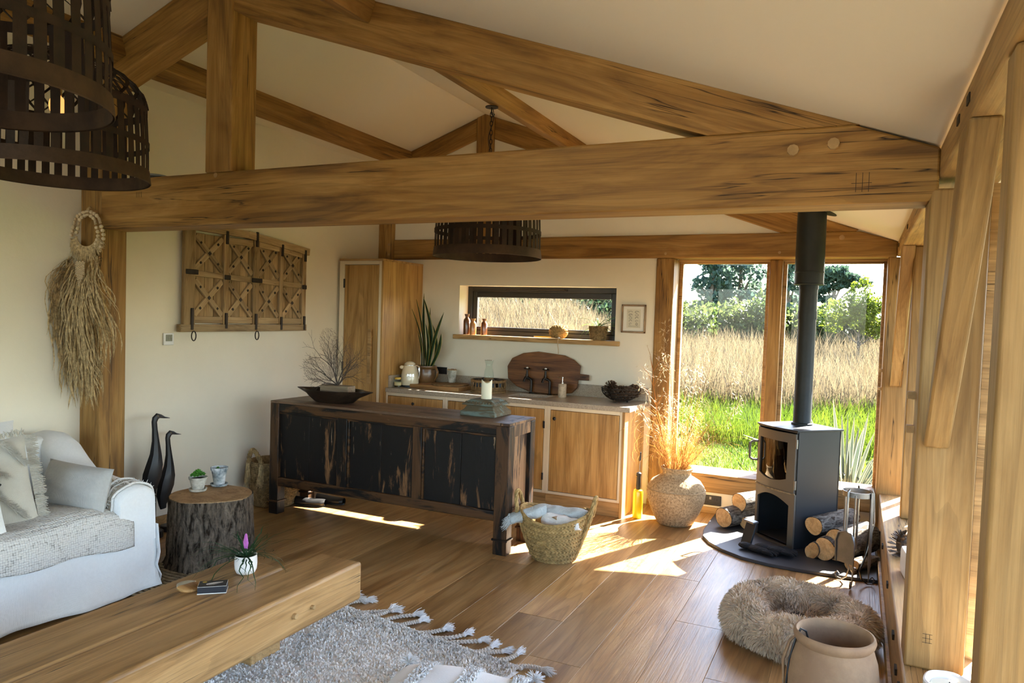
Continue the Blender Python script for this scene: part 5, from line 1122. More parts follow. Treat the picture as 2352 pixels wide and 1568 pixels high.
# local frame: x runs along the right side wall of the stove ( towards back ), y along the front towards the left
W_, D_, HH = .42, .385, .83
Fm = lambda y, d, z: V((d, y, z))
def SB(y0, y1, d0, d1, z0, z1): return MB().bb(d0, d1, y0, y1, z0, z1)
t.rotation_euler = (0, 0, PI / 4)
SB(0, .012, .012, D_, 0, HH).build('side_panel', 'stove black', t, bev=.003); SB(W_ - .012, W_, .012, D_, 0, HH).build('side_panel', 'stove black', t, bev=.003)
SB(0, W_, D_ - .012, D_, 0, HH).build('back_panel', 'soot', t); SB(.012, W_ - .012, .02, D_ - .012, .012, .018).build('store_floor', 'soot', t); SB(.012, W_ - .012, .02, D_ - .012, .395, .41).build('firebox_floor', 'soot', t)
SB(0.005, W_ - .005, .0, D_, HH - .012, HH).build('collar', 'stove black', t)
bow = lambda y: -.035 * (1 - (2 * y / W_ - 1) ** 2)
n = 16
mb = MB().prism([(bow(W_ * k / n) - .012 - .0, W_ * k / n) for k in range(n + 1)] + [(D_ + .012, W_ + .012), (D_ + .012, -.012), (-.012, -.012)], .012, Matrix.Translation((0, 0, HH))); mb.build('top_plate', 'stove black', t, bev=.002)
def panel_with_hole(y0, y1, z0, z1, hy0, hy1, hz0, hz1, arch=0, th=.016, sag=0):
    """bowed front panel with an opening; arch raises the top of the hole, sag lowers its bottom"""
    mb = MB(); N = 24; ys = [y0 + (y1 - y0) * k / N for k in range(N + 1)]
    def col(y):
        if hy0 < y < hy1:
            u = (y - hy0) / (hy1 - hy0) * 2 - 1; a = arch * (1 - u * u); return [(z0, hz0 - sag * (1 - u * u)), (hz1 + a, z1)]
        return [(z0, z1)]
    ys = sorted(ys + [hy0 - 1e-5, hy0 + 1e-5, hy1 - 1e-5, hy1 + 1e-5])
    for a, b in zip(ys, ys[1:]):
        m_ = (a + b) / 2
        for (p, q), (r, s) in zip(col(a if hy0 < m_ < hy1 and hy0 < a else m_ if hy0 < m_ < hy1 else a), col(b if hy0 < m_ < hy1 and b < hy1 else m_ if hy0 < m_ < hy1 else b)):
            if q - p < 1e-4 and s - r < 1e-4: continue
            mb.add([(bow(a), a, p), (bow(b), b, r), (bow(b), b, s), (bow(a), a, q), (bow(a) + th, a, p), (bow(b) + th, b, r), (bow(b) + th, b, s), (bow(a) + th, a, q)], [(0, 1, 2, 3), (5, 4, 7, 6), (0, 4, 5, 1), (3, 2, 6, 7), (1, 5, 6, 2), (4, 0, 3, 7)])
    return mb
panel_with_hole(.002, W_ - .002, .0, .385, .045, W_ - .04, .012, .30, .052).build('store_front', 'stove door', t, smooth=20)
d_ = panel_with_hole(.012, W_ - .004, .392, .812, .075, W_ - .045, .485, .745, .0, .018, .03).build('door', 'stove door', t, smooth=20)
mb = MB().grid(lambda u, v: V((bow(.07 + (W_ - .11) * u) + .012, .07 + (W_ - .11) * u, .445 + .305 * v)), 14, 2); mb.build('door_glass', 'stove glass', d_, smooth=70)
SB(.03, W_ - .03, .03, .04, .42, .80).build('firebox', 'soot', t)
MB().tube([(bow(W_ - .02) + .005, W_ - .006, .70), (-.035, W_ + .008, .70), (-.055, W_ + .018, .685), (-.055, W_ + .018, .63), (-.055, W_ + .018, .575), (-.035, W_ + .008, .56), (bow(W_ - .02) + .005, W_ - .006, .56)], .0085, 10).build('handle', 'stove door', d_)
for z in (.745, .455): MB().cyl((-.008, -.004, z - .032), (-.008, -.004, z + .032), .008, None, 10).build('hinge', 'steel', d_)
MB().tube([(bow(W_ * k / 10) - .004, W_ * k / 10, .389) for k in range(11)], .006, 6).build('rope_seal', 'jute rug', t)
fl = thing('flue_pipe', 'matt black stove flue pipe rising to the ceiling', 'flue', (-.345, 5.845, HZ + HH + .012))
FZ = HZ + HH + .012; R1, R2 = .0635, .102
MB().lathe([(R1 + .012, 0), (R1 + .012, .012), (R1 + .002, .016), (R1, .02), (R1, 1.70 - FZ - .055)], 32).build('lower_pipe', 'flue black', fl)
MB().lathe([(R1 + .004, 1.645 - FZ), (R1 + .004, 1.705 - FZ)], 32).lathe([(R1 + .0065, 1.651 - FZ), (R1 + .0065, 1.656 - FZ)], 32).build('joint', 'flue black', fl)
MB().lathe([(R1 + .001, 1.70 - FZ), (R1 + .001, 1.91 - FZ)], 32).lathe([(R1 + .005, 1.865 - FZ), (R1 + .005, 1.90 - FZ)], 32).build('middle_pipe', 'flue black', fl)
MB().lathe([(R1, 1.895 - FZ), (R2, 1.897 - FZ), (R2 + .004, 1.899 - FZ), (R2 + .004, 1.905 - FZ), (R2, 1.908 - FZ), (R2, 1.985 - FZ), (R2 + .003, 1.987 - FZ), (R2 + .003, 1.993 - FZ), (R2, 1.995 - FZ), (R2 - .002, 2.62 - FZ)], 40).build('upper_pipe', 'flue black', fl)
mb = MB().lathe([(R2, -.004), (.165, -.004), (.165, .0), (R2, 0)], 40); mb.v = [(x, y, z + cz(-.345 + x) - FZ - .001) for x, y, z in mb.v]; mb.build('ceiling_plate', 'flue black', fl)
# firewood
def log(label, a, b, r, seed, cut=None):
    a = V(a); b = V(b); d = (b - a); L = d.length; g = random.Random(seed); ph = [g.uniform(0, 6) for _ in range(5)]
    M = basis(a, d); t = thing('firewood_log', label, 'log', a, 0, 'firewood logs on the hearth'); t.matrix_world = M
    def rp(t_, z): return .05 * sin(2 * t_ + ph[0]) + .04 * sin(3 * t_ + ph[1]) + .03 * abs(sin(11 * t_ + 3 * sin(20 * z + ph[2]))) + .015 * sin(25 * t_ + 40 * z)
    def rpc(t_, z): return (.05 * sin(2 * t_ + ph[0]) + .04 * sin(3 * t_ + ph[1]))
    half = cut is not None
    MB().lathe([(r, L * k / 8) for k in range(9)], 60, rip=lambda t_, z: rp(t_, z) - (.55 * max(0, cos(t_ - cut)) if half else 0)).build('bark', 'log bark', t, smooth=60)
    for z in (-.001, L + .001): MB().lathe([(0, z), (r * .5, z), (r * .97, z)], 60, rip=lambda t_, z_: rpc(t_, z_) - (.55 * max(0, cos(t_ - cut)) if half else 0)).build('cut_end', 'log cut', t)
    return t
log('front left cut log lying on the hearth beside the stove', (-.87, 5.79, HZ + .078), (-.70, 6.08, HZ + .08), .075, 1)
log('upper left cut log resting on the others by the stove', (-.775, 5.90, HZ + .185), (-.60, 6.20, HZ + .18), .068, 2)
log('low split log half hidden behind the stove corner', (-.70, 5.83, HZ + .062), (-.53, 6.1, HZ + .062), .068, 3, 1.5)
log('upper right cut log on the stack at the stove side', (-.215, 5.50, HZ + .185), (.02, 5.86, HZ + .20), .066, 4)
log('thick dark barked log behind the fire tools', (-.06, 5.36, HZ + .11), (.13, 5.68, HZ + .11), .105, 5)
log('lower right cut log with a round pale end', (-.135, 5.335, HZ + .078), (-.02, 5.62, HZ + .078), .074, 6)
log('split jagged pale log lowest at the stove side', (-.225, 5.36, HZ + .055), (-.10, 5.62, HZ + .055), .062, 7, .4)
log('small split log at the right edge of the hearth', (.03, 5.21, HZ + .045), (.155, 5.40, HZ + .045), .052, 8, 1.2)
# gloves and ash pan
t = thing('fire_gloves', 'pair of black stove gloves lying on the hearth', 'gloves', (-.52, 5.30, HZ), -.35)
for q, (ox, oy, rz_, zz) in enumerate(((-.03, -.02, 0, .022), (.07, .035, .2, .03))):
    g = MB(); R3 = RZ(rz_); o_ = V((ox, oy, zz))
    g.sph(o_, (.085, .048, .022), 14, 8, R3); g.sph(o_ + R3 @ V((-.09, .0, .004)), (.055, .042, .022), 12, 8, R3)
    for k in range(4): a = (-.30 + .2 * k); g.tube([o_ + R3 @ V((.05, -.034 + .023 * k, 0)), o_ + R3 @ V((.11, -.045 + .030 * k, .002)), o_ + R3 @ V((.150 - .012 * abs(k - 1.4), -.05 + .033 * k, -.006))], [.014, .0135, .009], 8)
    g.tube([o_ + R3 @ V((.0, .04, 0)), o_ + R3 @ V((.045, .07, .004)), o_ + R3 @ V((.075, .075, -.004))], [.015, .014, .010], 8); g.build('glove', 'glove', t, smooth=80)
t = thing('ash_scoop', 'dark metal stove tool tilted against the stove front', 'tool', (-.655, 5.44, HZ), -.75)
R4 = RX(-.30)
MB().box(R4 @ V((0, 0, .085)), (.10, .014, .17), R4).build('plate', 'stove black', t, bev=.003); MB().box(R4 @ V((0, -.012, .168)), (.105, .05, .014), RX(.1)).build('lip', 'steel', t, bev=.003)
# fire tools
t = thing('fire_tool_set', 'forged iron fire tool stand with ring top beside the hearth', 'fire tools', (.045, 4.985, 0), .2)
RT = .083; ZT = .575
MB().lathe([(RT + .005, ZT - .016), (RT + .005, ZT + .016), (RT, ZT + .016), (RT, ZT - .016)], 40).build('ring', 'steel', t)
for k, a in enumerate((-1.9, .2, 2.3)):
    c, s = cos(a), sin(a); pts = [(RT * c, RT * s, ZT), (RT * c, RT * s, .35), (.06 * c, .06 * s, .16), (.035 * c, .035 * s, .09), (.05 * c, .05 * s, .04), (.085 * c, .085 * s, .012), (.118 * c, .118 * s, .014), (.132 * c, .132 * s, .036), (.116 * c, .116 * s, .054), (.100 * c, .100 * s, .040)]
    MB().tube(pts, [.009, .009, .0095, .010, .0085, .007, .0065, .006, .005, .004], 8, flat=.6).build('leg', 'tap iron' if k == 1 else 'steel', t)
MB().lathe([(0, .075), (.014, .08), (.020, .095), (.014, .11), (0, .115)], 14).build('knot', 'steel', t)
def tool(name, a, parts):
    o = parts.build(name, 'steel', t); o.rotation_euler = (0, 0, a); return o
sh = MB().tube([(RT - .002, 0, ZT + .03), (RT + .012, 0, ZT + .02), (RT + .014, 0, ZT - .05), (RT + .014, 0, .34)], [.006, .008, .008, .007], 8)
sh.prism([(-.058, 0), (.058, 0), (.062, .13), (.052, .17), (.03, .19), (-.03, .19), (-.052, .17), (-.062, .13)], .004, Matrix(((0, 0, 1, RT + .012), (1, 0, 0, 0), (0, 1, 0, .155), (0, 0, 0, 1)))).tube([(RT + .018, -.058, .155), (RT + .022, -.062, .285), (RT + .022, -.045, .335), (RT + .022, 0, .35), (RT + .022, .045, .335), (RT + .022, .062, .285), (RT + .018, .058, .155)], .006, 6); tool('shovel', -2.35, sh)
pk = MB().tube([(RT - .006, 0, ZT + .035), (RT + .012, 0, ZT + .022), (RT + .014, 0, .45), (RT + .014, 0, .16), (RT + .014, 0, .05)], [.006, .010, .011, .010, .002], 4); tool('poker', -.75, pk)
tg = MB().tube([(RT, 0, ZT + .03), (RT + .014, 0, ZT), (RT + .024, .0, .40), (RT - .01, .0, .22), (RT - .05, 0, .09)], [.003, .0035, .0035, .0035, .003], 6); tool('tongs', .1, tg)
bh = MB().tube([(RT, 0, ZT + .03), (RT + .014, 0, ZT), (RT + .014, 0, .20)], [.006, .008, .007], 6); tool('rod', 1.3, bh)
# ================================================================ vase of dried grass
t = thing('grass_vase', 'large rough clay vase full of tall dried golden grasses', 'vase', (-1.245, 5.80, 0))
MB().lathe([(0, .0), (.125, .0), (.140, .012), (.185, .10), (.218, .19), (.226, .255), (.216, .30), (.185, .345), (.135, .375), (.110, .39), (.108, .415), (.120, .430), (.125, .445), (.116, .452), (.100, .440), (.095, .40), (0, .39)], 64, rip=lambda a, z: .012 * sin(2 * a + 1) + .008 * sin(7 * a + 30 * z) + .006 * sin(23 * a + 60 * z)).build('vase', 'vase clay', t, smooth=60)
MB().lathe([(.223, .272), (.229, .278), (.222, .284)], 48).build('shoulder_ridge', 'vase clay', t)
rr = random.Random(4); st_ = MB(); cu = MB(); sd_ = MB()
def seedhead(mb, p, d, n, L, s=.022):
    for k in range(n):
        f = rr.random(); q = V(p) + V(d) * L * f; o_ = V((rr.gauss(0, 1), rr.gauss(0, .6), rr.gauss(.2, .7))).normalized(); l = .07 * (1 - .5 * f) * rr.uniform(.4, 1.1); e = q + o_ * l + V((0, 0, -l * .3)); mb.strip([q, (q + e) / 2 + V((0, 0, .006)), e], .0011)
        for j in (0, 1): dd = (o_ + V((rr.uniform(-.5, .5), rr.uniform(-.5, .5), -.3))).normalized(); mb.strip([e, e + dd * s * .5, e + dd * s], [.0008, .0045, .0008])
for k in range(380):
    a = rr.uniform(0, 6.28); r0 = .09 * rr.random() ** .5; b_ = V((r0 * cos(a), r0 * sin(a), .39)); L = rr.uniform(.22, .62); lean = rr.uniform(.05, .75); d = V((cos(a) + .25, sin(a) * .8 - .1, 0)); cv = rr.uniform(-.15, .7) if lean < .4 else rr.uniform(.2, 1.0)
    n_ = 9; pts = [b_ + d * (L * lean * f ** 1.35) + V((.012 * sin(5 * f + a), 0, L * f * (1 - cv * .75 * f * f))) for f in [i / n_ for i in range(n_ + 1)]]
    st_.strip(pts, [.0021 * (1 - .7 * i / n_) + .0004 for i in range(n_ + 1)], side=V((cos(a * 3), sin(a * 3), .2)).normalized())
for k in range(190):
    a = rr.uniform(-1.9, 5.0); d = V((cos(a) * rr.uniform(.6, 1.2), sin(a) * .6 - .15, 0)); R_ = rr.uniform(.05, .17); b_ = V((.07 * cos(a), .07 * sin(a), .40)); h_ = rr.uniform(.03, .42); pts = [b_ + d * (.02 + R_ * 1.1 * (1 - cos(q))) + V((0, 0, h_ * min(1, q / 1.4) + R_ * sin(q) * .9)) for q in [i * .42 for i in range(int(rr.uniform(7, 12)))]]
    cu.strip(pts, [.0019] * (len(pts) - 1) + [.0005], side=V((sin(a * 5), cos(a * 5), .3)).normalized())
for k in range(150):
    a = rr.uniform(0, 6.28); p = V((.10 * cos(a) + rr.gauss(.04, .07), .08 * sin(a) - .02, rr.uniform(.62, .98))); seedhead(sd_, p, V((cos(a) * .4 + .15, sin(a) * .3, .7)), 4, .08, .014)
for (ex, ey, ez, bow_) in ((.28, -.05, 1.42, .0), (.19, .02, 1.36, .02), (.16, -.02, 1.30, -.02), (.42, .0, 1.22, .03), (.12, .03, 1.18, .0), (.46, -.08, 1.00, .05), (-.13, .02, 1.34, -.03), (.02, .1, 1.2, 0)):
    n_ = 12; pts = [V((.02 + (ex - .02) * f ** 1.15 + bow_ * sin(PI * f), ey * f, .39 + (ez - .39) * f)) for f in [i / n_ for i in range(n_ + 1)]]; st_.tube(pts, [.0026 * (1 - .75 * i / n_) for i in range(n_ + 1)], 5, False)
    d = (pts[-1] - pts[-4]); seedhead(sd_, pts[-4], d, 34, 1.25, .022)
# tall oat stem leaning left over the worktop
br_ = [V((-.05, -.03, .39)), V((-.085, -.05, .56)), V((-.13, -.07, .76)), V((-.165, -.08, .93)), V((-.19, -.09, 1.08)), V((-.20, -.09, 1.20)), V((-.235, -.08, 1.32))]
st_.tube(br_, [.004, .0038, .0034, .003, .0026, .002, .001], 6, False)
for (i, ox, oz, nn) in ((2, -.19, .14, 22), (3, -.15, .18, 20), (3, .11, .14, 14), (4, .12, .22, 16), (4, -.10, .16, 14), (5, .10, .10, 14), (5, -.05, .2, 12), (1, .06, .14, 6), (1, -.05, .16, 5)):
    p = br_[i]; q = p + V((ox, -.02, oz)); st_.tube([p, (p + q) / 2 + V((0, 0, .03)), q], [.0022, .0018, .0008], 5, False); seedhead(sd_, (p + q) / 2, (q - p) * .55, nn, 1.0, .030)
for z in (1.26, 1.34, 1.42, 1.50, 1.56): p = V((-.135 + rr.uniform(-.02, .02), -.05, z)); st_.strip([p + V((.07, .04, -.10)), p], .0015); seedhead(sd_, p + V((.03, 0, -.02)), V((-.04, 0, .05)), 11, 1, .032)
st_.tube([V((.0, .03, .39)), V((-.06, 0, .9)), V((-.085, -.02, 1.3)), V((-.10, -.04, 1.58))], [.003, .0025, .002, .001], 5, False)
for nm, mb_, mt_ in (('stalks', st_, 'dry grass'), ('curled_blades', cu, 'dry grass'), ('seed_heads', sd_, 'dry seed')): mb_.build(nm, mt_, t, smooth=0, fix=False)['kind'] = 'stuff'
t = thing('gas_torch', 'yellow kitchen gas torch with black nozzle standing by the cabinet', 'torch', (-1.55, 5.80, 0))
MB().lathe([(0, 0), (.037, 0), (.040, .004), (.040, .212), (.034, .226), (.016, .233), (0, .233)], 30).build('canister', 'yellow paint', t)
MB().lathe([(.017, .232), (.019, .26), (.017, .335), (.020, .345), (.020, .365), (.010, .372), (0, .372)], 18).build('grip', 'black plastic', t); MB().tube([(.002, 0, .37), (.006, 0, .47)], .0035, 8).build('tube', 'steel', t); MB().tube([(.006, 0, .465), (.009, 0, .535)], [.0085, .007], 12).build('nozzle', 'black plastic', t); MB().cyl((-.012, -.018, .342), (-.014, -.026, .342), .006).build('button', 'brass', t)
t = thing('wall_socket', 'double black wall socket low behind the clay vase', 'socket', (-1.045, 6.289, .108))
MB().bb(-.074, .074, -.010, 0, -.042, .042).build('plate', 'black plastic', t, bev=.003)
for x in (-.012, .012): MB().bb(x - .008, x + .008, -.014, -.009, .008, .030).build('switch', 'steel' if x < 0 else 'black metal', t)
hl = MB()
for x in (-.042, .042): hl.bb(x - .003, x + .003, -.0108, -.0098, .004, .012).bb(x - .014, x - .008, -.0108, -.0098, -.018, -.014).bb(x + .008, x + .014, -.0108, -.0098, -.018, -.014)
hl.build('pin_holes', 'soot', t)
# ================================================================ blanket basket
t = thing('blanket_basket', 'braided straw basket of folded blankets on the floor by the chest', 'basket', (-1.765, 4.53, 0), .18)
pf = lambda z: .135 + .095 * (z / .27) ** .8
bp = [(pf(z), z) for z in [.008 + .0142 * k for k in range(19)]]
wv = weave(bp, 52, .0088, 'chev', 1.5, tilt=.42); lift = lambda x, y, z: z + .055 * (z / .27) ** 3 * (abs(x) / .23) ** 2
wv.v = [(x, y, lift(x, y, z)) for x, y, z in wv.v]; wv.build('weave', 'basket straw', t)['kind'] = 'stuff'
mb = MB().lathe([(0, .004), (.135, .004)] + [(r - .004, z) for r, z in bp] + [(r - .011, z) for r, z in bp[::-1]] + [(0, .02)], 48); mb.v = [(x, y, lift(x, y, z)) for x, y, z in mb.v]; mb.build('wall', 'basket straw', t)
rm = [V((.232 * cos(a), .232 * sin(a), lift(.232 * cos(a), 0, .27))) for a in [k * PI / 30 for k in range(61)]]
rope(rm, .009, 'rim', 'basket straw', t, .8)
for s in (1, -1):
    hp_ = [V((s * (.236 + .03 * sin(PI * k / 20)), .085 * cos(PI * k / 20), .325 + .10 * sin(PI * k / 20) - .05 * (1 - sin(PI * k / 20)))) for k in range(21)]
    rope(hp_, .013, 'handle', 'basket straw', t, .7)
    for y in (.085, -.085): rope([V((s * (.236 - .095 * f ** 1.2), y * (1 - .3 * f), .275 * (1 - f) + .02)) for f in [k / 16 for k in range(17)]], .010, 'handle_strap', 'basket straw', t, .7)
def roll(name, label, mat, loc, L, r, rz_, tilt, seed, cat='blanket', fr_=0):
    g = random.Random(seed); ph = g.uniform(0, 6); t2 = thing(name, label, cat, loc, rz_, 'blankets in the straw basket')
    def fn(u, v):
        a = 2 * PI * v; x = (u - .5) * L; rr_ = r * (1 + .10 * sin(2 * a + ph + 3 * u) + .06 * sin(5 * a + 9 * u + ph) + .05 * sin(17 * u + ph)) * (1 - .22 * abs(2 * u - 1) ** 5); return V((x, rr_ * cos(a), rr_ * .72 * sin(a) + tilt * x))
    mb = MB().grid(fn, 40, 22); n_ = len(mb.v); mb.add([V((-.5 * L * .97, 0, -tilt * .5 * L))], []); mb.add([V((.5 * L * .97, 0, tilt * .5 * L))], [])
    mb.f += [(n_, 41 * (j + 1), 41 * j) for j in range(22)] + [(n_ + 1, 41 * j + 40, 41 * (j + 1) + 40) for j in range(22)]
    mb.build('cloth', mat, t2, smooth=70)
    if fr_:
        f = MB(); tufts(lambda q: (V((-.5 * L, r * .9 * cos(q * 6.28), r * .6 * sin(q * 6.28) - tilt * .5 * L)), (-1, .2 * cos(q * 6.28), -.5)), 90, .06, .0022, f, .4); f.build('fringe', mat, t2, smooth=0)
    return t2
roll('folded_blanket', 'pale blue patterned blanket rolled at the back of the straw basket', 'throw blue', (-1.735, 4.585, .285), .36, .068, .05, 0, 1)
roll('folded_blanket', 'white blanket rolled at the front of the straw basket', 'throw white', (-1.69, 4.46, .262), .27, .058, -.1, 0, 2)
roll('folded_blanket', 'grey fringed blanket hanging over the left rim of the basket', 'throw blue', (-1.925, 4.44, .285), .24, .06, .45, .30, 3, fr_=1)
t = thing('beige_roll', 'round beige rolled end between the blankets in the basket', 'roll', (-1.735, 4.425, .262), -.4); MB().tube([(0, 0, 0), (.0, .10, .0)], .036, 20).build('roll', 'sofa tan' if 0 else 'cork', t)
# ================================================================ dog bed
t = thing('dog_bed', 'fluffy beige oval dog bed on the floor near the hearth', 'dog bed', (-.212, 3.985, 0), -.12)
A_, B_, rt = .265, .265, .098
def tor(u, v):
    a = 2 * PI * u; b = 2 * PI * v; R_ = 1 + .02 * sin(3 * a) + .02 * sin(5 * a + 1); r = rt * (1 + .08 * sin(4 * a) + .05 * sin(7 * a)); return V(((A_ * R_ + r * cos(b)) * cos(a), (B_ * 1.06 * R_ + r * cos(b)) * sin(a), .095 + r * .98 * sin(b) * (.92 if sin(b) < 0 else 1)))
P_ = MB().grid(tor, 60, 24); P_.build('bolster', 'dog fur', t, smooth=80)
MB().lathe([(0, .075), (.10, .078), (.2, .07), (.24, .05)], 40).build('pad', 'dog fur', t)
n = 34000; u = np.random.rand(n); v = np.random.rand(n); a = 2 * PI * u; b = 2 * PI * v; nin = int(n * .16)
R_ = 1 + .02 * np.sin(3 * a) + .02 * np.sin(5 * a + 1); r = rt * (1 + .08 * np.sin(4 * a) + .05 * np.sin(7 * a))
p = np.stack([(A_ * R_ + r * np.cos(b)) * np.cos(a), (B_ * 1.06 * R_ + r * np.cos(b)) * np.sin(a), .095 + r * .96 * np.sin(b)], 1); nn = np.stack([np.cos(b) * np.cos(a), np.cos(b) * np.sin(a), np.sin(b)], 1)
rr_ = .21 * np.random.rand(nin) ** .5; aa = 6.283 * np.random.rand(nin); p[:nin] = np.stack([rr_ * np.cos(aa), rr_ * np.sin(aa), .075 + 0 * aa], 1); nn[:nin] = (0, 0, 1)
cl_ = np.stack([np.sin(40 * p[:, 0] + 9 * p[:, 1]), np.cos(37 * p[:, 1] - 11 * p[:, 2]), np.sin(35 * p[:, 2] + 20 * p[:, 0])], 1)
d = nn + .42 * cl_ + .22 * np.random.randn(n, 3); d[:, 2] -= .35; d /= np.linalg.norm(d, axis=1)[:, None]; L = .026 * (.6 + .7 * np.random.rand(n))[:, None]
sd = np.cross(d, np.random.randn(n, 3)); sd /= np.linalg.norm(sd, axis=1)[:, None]; w_ = .0026
m_ = p + d * L * .55 + (0, 0, -.001); e = p + d * L + np.array([0, 0, -.006])
vv = np.stack([p - sd * w_, p + sd * w_, m_ + sd * w_ * .9, m_ - sd * w_ * .9, e + sd * w_ * .15, e - sd * w_ * .15], 1).reshape(-1, 3); vv[:, 2] = np.maximum(vv[:, 2], .002)
i0 = np.arange(n)[:, None] * 6; f4 = np.concatenate([i0 + [0, 1, 2, 3], i0 + [3, 2, 4, 5]])
raw('fur', vv, f4, 'dog fur', t)['kind'] = 'stuff'
pinecone('dark pine cone lying inside the dog bed', (-.225, 3.93, .115), .085, .034, 21, (1.35, .2, .6))
# ================================================================ terracotta jar
t = thing('terracotta_jar', 'big weathered terracotta jar at the bottom right foreground', 'jar', (-.026, 2.96, 0))
JH = .455
MB().lathe([(0, .0), (.085, .0), (.105, .02), (.138, .12), (.158, .22), (.160, .29), (.150, .36), (.136, .405), (.131, .415), (.139, .425), (.143, .440), (.140, .452), (.132, .455), (.124, .448), (.122, .42), (.132, .37), (.142, .28), (.13, .12), (0, .06)], 64, rip=lambda a, z: .012 * sin(2 * a) + .004 * sin(9 * a + 20 * z)).build('jar', 'terracotta', t, smooth=60)
for s in (1,): MB().tube([(-.13, -.02, .425), (-.152, -.025, .40), (-.172, -.03, .33), (-.168, -.03, .25), (-.165, -.03, .18)], [.006, .010, .012, .010, .006], 8, flat=.5).build('strap_handle', 'terracotta', t)
t = thing('black_ladle', 'black ladle hanging by its hooked handle on the terracotta jar', 'ladle', (-.20, 2.93, .22))
MB().tube([(.085, .0, .205), (.078, -.008, .232), (.060, -.012, .240), (.045, -.016, .21), (.025, -.02, .12), (.018, -.022, .03), (.016, -.024, -.08)], .0042, 6).build('handle', 'black metal', t)
MB().lathe([(0, -.03), (.02, -.027), (.036, -.012), (.040, .0), (.037, .0), (.018, -.02), (0, -.022)], 24, (-.035, -.03, .0), sx=1.05, sy=.8).build('bowl', 'black plastic', t)
MB().lathe([(0, -.014), (.025, -.012), (.026, -.004), (0, -.003)], 18, (-.035, -.03, 0)).build('wax', 'old pot', t)
# ================================================================ right sill
pinecone('dark pine cone standing on the right window sill', (.275, 4.58, .338), .135, .058, 31)
pinecone('second pine cone on the right sill, behind the oak post', (.345, 4.62, .345), .11, .05, 32, (.3, .5, 1))
t = thing('white_planter', 'white square edged ceramic pot half hidden by the right post', 'pot', (.335, 4.19, .335), .1)
mb = rbox(MB(), -.07, .07, -.12, .12, 0, .135, .018, 3); mb.f = [f for f in mb.f if not all(mb.v[i][2] > .134 for i in f)]; mb.build('pot', 'white pot', t, thick=.008)
MB().bb(-.055, .055, -.10, .10, .05, .06).build('filling', 'candle wax', t)
t = thing('tealight_dish', 'cream ceramic candle dish on the right sill at the bottom edge', 'candle', (.338, 2.88, .335))
MB().lathe([(0, 0), (.060, 0), (.074, .008), (.082, .035), (.082, .052), (.076, .056), (.066, .050), (.060, .034), (0, .032)], 40, sx=.95, sy=1.15, rip=lambda a, z: .02 * sin(6 * a)).build('dish', 'white pot', t)
MB().lathe([(0, .036), (.055, .036), (.056, .040), (0, .042)], 30).build('wax', 'candle wax', t); MB().cyl((0, 0, .04), (.002, 0, .055), .002).build('wick', 'soot', t)
# ================================================================ outside
GZ = -.25
def gz(x, y): return GZ + np.clip((y - 8) / 18, 0, 1) * .95 + np.clip((-.25 - x / np.maximum(y, 1)) / .13, 0, 1) * 1.12 * np.clip((y - 7.5) / 4, 0, 1) * np.clip((24 - y) / 6, 0, 1)
def gzz(x, y): return float(gz(np.array(float(x)), np.array(float(y))))
struct('lawn', MB().grid(lambda u, v: V((-40 + 70 * u, 6.75 + 33 * v, gzz(-40 + 70 * u, 6.75 + 33 * v))), 70, 60), 'lawn ground', smooth=60)
struct('ground', MB().bb(-150, 150, 39, 300, -1, .2).bb(-150, 150, -120, 6.7, -.6, -.35).bb(-150, -39, 6.7, 39, -1, -.3).bb(29, 150, 6.7, 39, -1, -.3), 'meadow ground', smooth=0)
struct('patio', MB().bb(-5, 1.4, 6.62, 7.3, -.30, -.20), 'slate', smooth=0)
def blades(name, n, fx, fh, wd, mat, lean=.35, seg=2, label=None, cat=None):
    xy = fx(n); n = len(xy); h = fh(xy) * (.6 + .6 * np.random.rand(n)); th = np.random.rand(n) * 6.283; le = lean * h * np.random.rand(n); la = np.random.rand(n) * 6.283
    b = np.stack([xy[:, 0], xy[:, 1], gz(xy[:, 0], xy[:, 1])], 1); s = np.stack([np.cos(th), np.sin(th), 0 * th], 1) * wd * (.6 + .8 * np.random.rand(n))[:, None]
    m_ = b + np.stack([np.cos(la) * le * .35, np.sin(la) * le * .35, h * .6], 1); e = b + np.stack([np.cos(la) * le, np.sin(la) * le, h], 1)
    v = np.stack([b - s, b + s, m_ + s * .8, m_ - s * .8, e + s * .12, e - s * .12], 1).reshape(-1, 3); i0 = np.arange(n)[:, None] * 6
    o = raw(name, v, np.concatenate([i0 + [0, 1, 2, 3], i0 + [3, 2, 4, 5]]), mat); return tag(o, label, cat, None, 'stuff')
def lawn_xy(n):
    y = 7.35 + 9 * np.random.rand(n) ** 1.5; x = -.28 * y + (np.random.rand(n) - .5) * (3 + .4 * y) + 1.0; return np.stack([x, y], 1)
blades('lawn_grass', 60000, lawn_xy, lambda q: .05 + .04 * np.random.rand(len(q)), .006, 'lawn green', .8, label='bright green mown lawn grass outside the big window', cat='grass')
def mead(n):
    y = 13.0 + 18 * np.random.rand(n) ** 1.2; x = -.22 * y + (np.random.rand(n) - .5) * (3.0 + 1.05 * y); 
    k = y > 13.4 + .6 * np.sin(x * .9); return np.stack([x, y], 1)[k]
blades('meadow_grass', 95000, mead, lambda q: .55 + .35 * np.random.rand(len(q)), .007, 'meadow straw', .5, label='tall dry straw coloured meadow grass beyond the lawn', cat='grass')
def mead2(n):
    y = 8.3 + 9 * np.random.rand(n); x = -.50 * y + (np.random.rand(n) - .5) * (.5 * y) - .2; return np.stack([x, y], 1)
blades('bank_grass', 42000, mead2, lambda q: .34 + .28 * np.random.rand(len(q)), .006, 'meadow straw', .5, label='tall dry grass on the bank outside the kitchen window', cat='grass')
